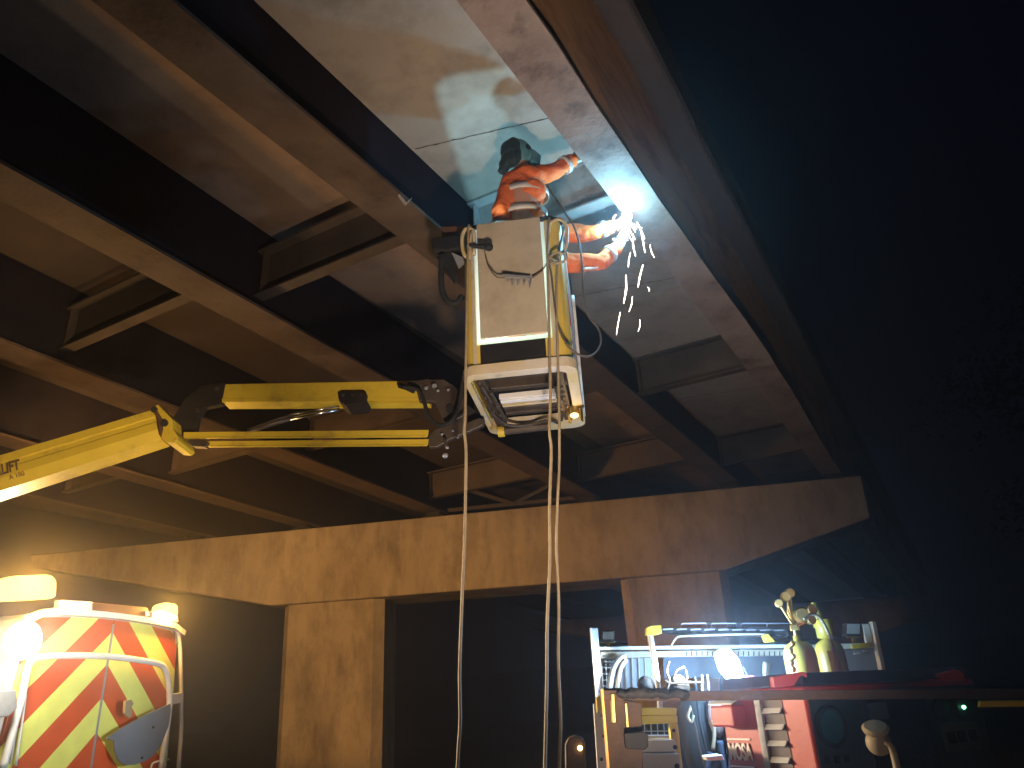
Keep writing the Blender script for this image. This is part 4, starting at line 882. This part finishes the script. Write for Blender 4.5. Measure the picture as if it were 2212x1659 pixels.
# yellow machine and white boxes
ym = thing('yellow_compressor', pt(1425,1659,4.3)*1.0, 'yellow framed compressor with pale boxes under it behind the gate post', 'compressor')
for quad, q, dep, nm, m in ((rect(1384,1529,1462,1545),4.2,.3,'cover',M_hiyel),(((1384,1546),(1463,1545),(1464,1562),(1386,1565)),4.21,.3,'cover',M_hiyel),(((1446,1563),(1464,1562),(1480,1700),(1460,1700)),4.22,.06,'frame_leg',M_hiyel),
        (rect(1386,1588,1446,1596),4.5,.05,'shelf',M_white),(((1380,1602),(1458,1598),(1462,1626),(1380,1628)),4.0,.25,'lower_box',M_white),(((1382,1629),(1468,1628),(1476,1700),(1382,1700)),3.95,.25,'lower_box',M_white)):
    g = MB(); g.prism([pt(x,y,q) for x, y in quad], HD*dep); g.build(nm, m, ym, .006)
g = MB()
for k in range(4): g.bar(pt(1392+k*14,1563,4.6), pt(1394+k*14,1600,4.6), .005,.005,HD)
g.bar(pt(1386,1580,4.6), pt(1446,1579,4.6), .005,.005,HD); g.build('mesh_panel', M_grey, ym)
g = MB(); g.lathe([(0,0),(.010,0),(.010,.008),(0,.008)], pt(1458,1614,3.99), -HD, 12); g.lathe([(0,0),(.012,0),(.012,.008),(0,.008)], pt(1462,1655,3.94), -HD, 12); g.lathe([(0,0),(.008,0),(.008,.008),(0,.008)], pt(1455,1578,4.2), -HD, 12); g.build('bolt', M_black, ym)
# tools, hoses and straps hanging under the rack between post and generator
random.seed(21)
kinds = [('hanging_hose', 'hose'), ('hanging_strap', 'strap'), ('hanging_tool', 'tool')]
TL = [([(1445,1428),(1440,1450),(1446,1470),(1440,1492)], .008, M_cable2, 'hanging_hose', 'hose', 'tan hose looped on the first hook right of the white post'),
      ([(1478,1440),(1462,1448),(1456,1468),(1470,1480),(1484,1466),(1480,1446)], .006, M_cable2, 'hanging_hose', 'hose', 'small ring of tan hose hanging from the dark panel'),
      ([(1436,1470),(1450,1476),(1490,1474),(1520,1474)], .008, M_steel, 'tool_bar', 'rail', 'thin horizontal tool bar under the dark panel'),
      ([(1500,1462),(1504,1490),(1512,1560),(1530,1640),(1540,1700)], .009, M_rubber, 'hanging_hose', 'hose', 'long dark hose left of the blue lamp sagging to the bed'),
      ([(1490,1524),(1502,1570),(1512,1620),(1524,1659)], .007, M_steel, 'hanging_strap', 'strap', 'thin brown strap just right of the yellow compressor'),
      ([(1516,1458),(1517,1500)], .006, M_cream, 'hanging_tool', 'tool', 'short pale bar left of its twin under the rack'),
      ([(1528,1458),(1531,1492)], .006, M_cream, 'hanging_tool', 'tool', 'short pale bar right of its twin under the rack'),
      ([(1492,1530),(1486,1548),(1494,1560),(1498,1545)], .009, M_cable, 'hanging_hook', 'hook', 'tan hook hanging below the gate rail'),
      ([(1541,1556),(1543,1590),(1540,1620)], .012, M_cable, 'hanging_strap', 'strap', 'tan strap in the middle of the dark gear'),
      ([(1600,1440),(1612,1452),(1618,1478)], .010, M_rubber, 'hanging_hose', 'hose', 'black hose right beside the blue lamp'),
      ([(1655,1430),(1654,1450),(1656,1480)], .022, M_steel, 'hanging_tool', 'tool', 'stubby grey hand tool hanging left of the red handle'),
      ([(1640,1482),(1646,1468),(1656,1466),(1660,1480),(1650,1490)], .006, M_cable, 'hanging_hook', 'hook', 'wire hook ring under the stubby tool'),
      ([(1555,1600),(1560,1640),(1570,1690)], .02, M_denim, 'hanging_hose', 'hose', 'thick blue black hose at the foot of the gear'),
      ([(1585,1600),(1580,1650),(1578,1690)], .018, M_denim, 'hanging_hose', 'hose', 'thick blue black hose nearest the generator'),
      ([(1536,1625),(1530,1650),(1522,1690)], .018, M_denim, 'hanging_hose', 'hose', 'thick blue black hose beside the tan strap')]
for pts_, r, m, nm, ct, lab in TL:
    P = [pt(x, y, 5.15) for x, y in pts_]; g = MB(); g.tube(spline(P, 5), r, 8); o = g.build(nm, m, smooth=True); tag(o, lab, ct, 'gear hanging on the truck')
def sack(x, y, q, r, nm, m, lab, ct):
    g = MB(); g.blob(pt(x,y,q), r, 3, .025); o = g.build(nm, m, smooth=True); tag(o, lab, ct)
sack(1545,1545,5.3,(.06,.07,.14),'tool_bag',mat('dull_brown_bag',(.20,.13,.11),.85,0,(.12,.08,.07),8,.4),'dull brown tool bag hanging behind the gate rail','bag')
sack(1510,1590,5.45,(.14,.10,.30),'tarpaulin',M_rubber,'dark folded tarpaulin between compressor and generator','tarpaulin')
sack(1590,1560,5.45,(.10,.10,.34),'tarpaulin',M_rubber,'dark tarpaulin bundle right behind the red end box','tarpaulin')
sack(1395,1478,5.2,(.05,.08,.06),'helmet_bag',M_rubber,'round black bag hanging behind the white post','bag')
sack(1470,1484,5.25,(.06,.08,.09),'tool_bag',M_cable2,'brown tool bag hanging right of the white post','bag')
sack(1583,1478,5.3,(.07,.07,.07),'glove_bundle',M_rubber,'bundle of black gloves just below the blue lamp','gloves')
o = tq(rect(1609,1458,1630,1476), 5.1, .08, 'small_box', mat('pink_red_paint', (.55,.10,.16), .5), None) if False else None
g = MB(); g.prism([pt(x,y,5.1) for x, y in rect(1608,1459,1630,1477)], HD*.08); o = g.build('small_box', mat('pink_red_paint', (.60,.08,.16), .5), bevel=.005); tag(o, 'small pinkish red box right of the blue lamp', 'box')
g = MB(); g.prism([pt(x,y,5.0) for x, y in rect(1594,1480,1616,1487)], HD*.10); o = g.build('lamp_battery', M_grey, bevel=.004); tag(o, 'pale flat battery pack resting just under the blue lamp', 'battery')
g = MB(); g.prism([pt(x,y,4.9) for x, y in ((1524,1634),(1560,1630),(1566,1642),(1528,1644))], HD*.12); o = g.build('toolbox', M_white, bevel=.006); tag(o, 'low white toolbox lid in the dark gear', 'toolbox')
# mirror of a vehicle in front at the bottom, with a glowing bead standing in for a lamp reflection
g = MB(); g.prism([pt(x,y,3.9) for x, y in ((1222,1662),(1221,1610),(1228,1594),(1242,1588),(1258,1592),(1264,1606),(1266,1662),(1266,1720),(1222,1720))], HD*.07); mir = g.build('wing_mirror', M_brown, bevel=.010); tag(mir, 'rounded back of a wing mirror with an emissive amber glint, below the cables', 'mirror')
g = MB(); g.blob(pt(1253,1616,3.89), (.012,.010,.012), 2); g.build('glint_bead', glow('amber_glint', (1,.72,.25), 10), mir)
g = MB(); g.tube([pt(1244,1700,3.93), pt(1246,1716,3.93)+Vector((0,0,-.6))], .02, 8); g.build('mirror_arm', M_black, mir)
# trees in the dark beyond the bridge end
M_leaf = mat('dark_leaves', (.020,.028,.012), .8, 0, (.035,.045,.02), 3, .3)
def tree(x, y, h, lab, sd):
    rnd = random.Random(sd); root = thing('tree', (x,y,0), lab, 'tree', 'trees in the dark beyond the bridge')
    g = MB(); g.tube([(x,y,0),(x+.2,y,h*.3),(x-.1,y+.1,h*.62),(x,y,h*.85)], [.28,.22,.14,.05], 10)
    cl = []
    for k in range(26):
        a = rnd.uniform(0,2*pi); z = h*rnd.uniform(.28,.98); rr = h*.30*sin(pi*min(1,(z/h-.18)/.85))*rnd.uniform(.35,1.05); c = Vector((x+rr*cos(a), y+rr*sin(a), z)); cl.append(c)
        g.tube([Vector((x,y,z*.75)), (Vector((x,y,z*.85))+c)/2, c], [.08,.05,.02], 6)
    g.build('trunk', M_brown, root)
    g = MB()
    for c in cl:
        R = h*rnd.uniform(.08,.14)
        for k in range(120):
            d = Vector((rnd.gauss(0,1), rnd.gauss(0,1), rnd.gauss(0,.8))); d = d.normalized()*R*rnd.random()**.4; p = c+d; u = Vector((rnd.gauss(0,1),rnd.gauss(0,1),rnd.gauss(0,1))).normalized()*rnd.uniform(.06,.13); w_ = u.orthogonal().normalized()*.07
            g.bm.faces.new([g.v(p-u), g.v(p+w_), g.v(p+u), g.v(p-w_)])
    g.build('crown', M_leaf, root)
tree(3.8, 21, 10.5, 'tall dark tree standing beyond the bridge end at the right edge', 3)
tree(7.5, 27, 13.0, 'broader dark tree behind the tall one at the far right', 5)
# thin mist added to give the lamps their halos
g = MB(); g.lohi((-143,-143,-1.4), (143,143,17)); hz = g.build('haze', None); hz['kind'] = 'stuff'
m = bpy.data.materials.new('mist'); m.use_nodes = True; n = m.node_tree; n.nodes.clear(); vo = n.nodes.new('ShaderNodeVolumePrincipled'); mo = n.nodes.new('ShaderNodeOutputMaterial'); vo.inputs['Density'].default_value = HAZE; vo.inputs['Color'].default_value = (.9,.9,.95,1); vo.inputs['Anisotropy'].default_value = .88
n.links.new(vo.outputs[0], mo.inputs['Volume']); hz.data.materials.clear(); hz.data.materials.append(m)
# unseen body and tripod added for the assumed flood, just below the frame
fl = thing('assumed_flood_lamp', (ASSUMED_FLOOD.x, ASSUMED_FLOOD.y, 0), 'assumed unseen floodlight on a tripod in front of the camera, added to light the bridge from below', 'assumed flood lamp')
g = MB(); dd = (Vector((-2.2,4.3,5.2))-ASSUMED_FLOOD).normalized(); g.lathe([(0,-.16),(.10,-.15),(.13,-.06),(.13,-.04),(0,-.05)], ASSUMED_FLOOD, dd, 24); g.build('reflector', M_black, fl)
g = MB(); g.lathe([(0,-.04),(.11,-.04),(.11,-.035),(0,-.035)], ASSUMED_FLOOD, dd, 24); g.build('lens', glow('assumed_flood_lens', (1,.8,.6), 8), fl)
g = MB(); g.tube([ASSUMED_FLOOD-dd*.16, Vector((ASSUMED_FLOOD.x,ASSUMED_FLOOD.y,.55))], .015, 8); g.build('pole', M_black, fl)
for a_ in (90, 210, 330):
    g = MB(); g.tube([Vector((ASSUMED_FLOOD.x,ASSUMED_FLOOD.y,.6)), Vector((ASSUMED_FLOOD.x+.4*cos(radians(a_)), ASSUMED_FLOOD.y+.4*sin(radians(a_)), .01))], .012, 8); g.build('leg', M_black, fl)
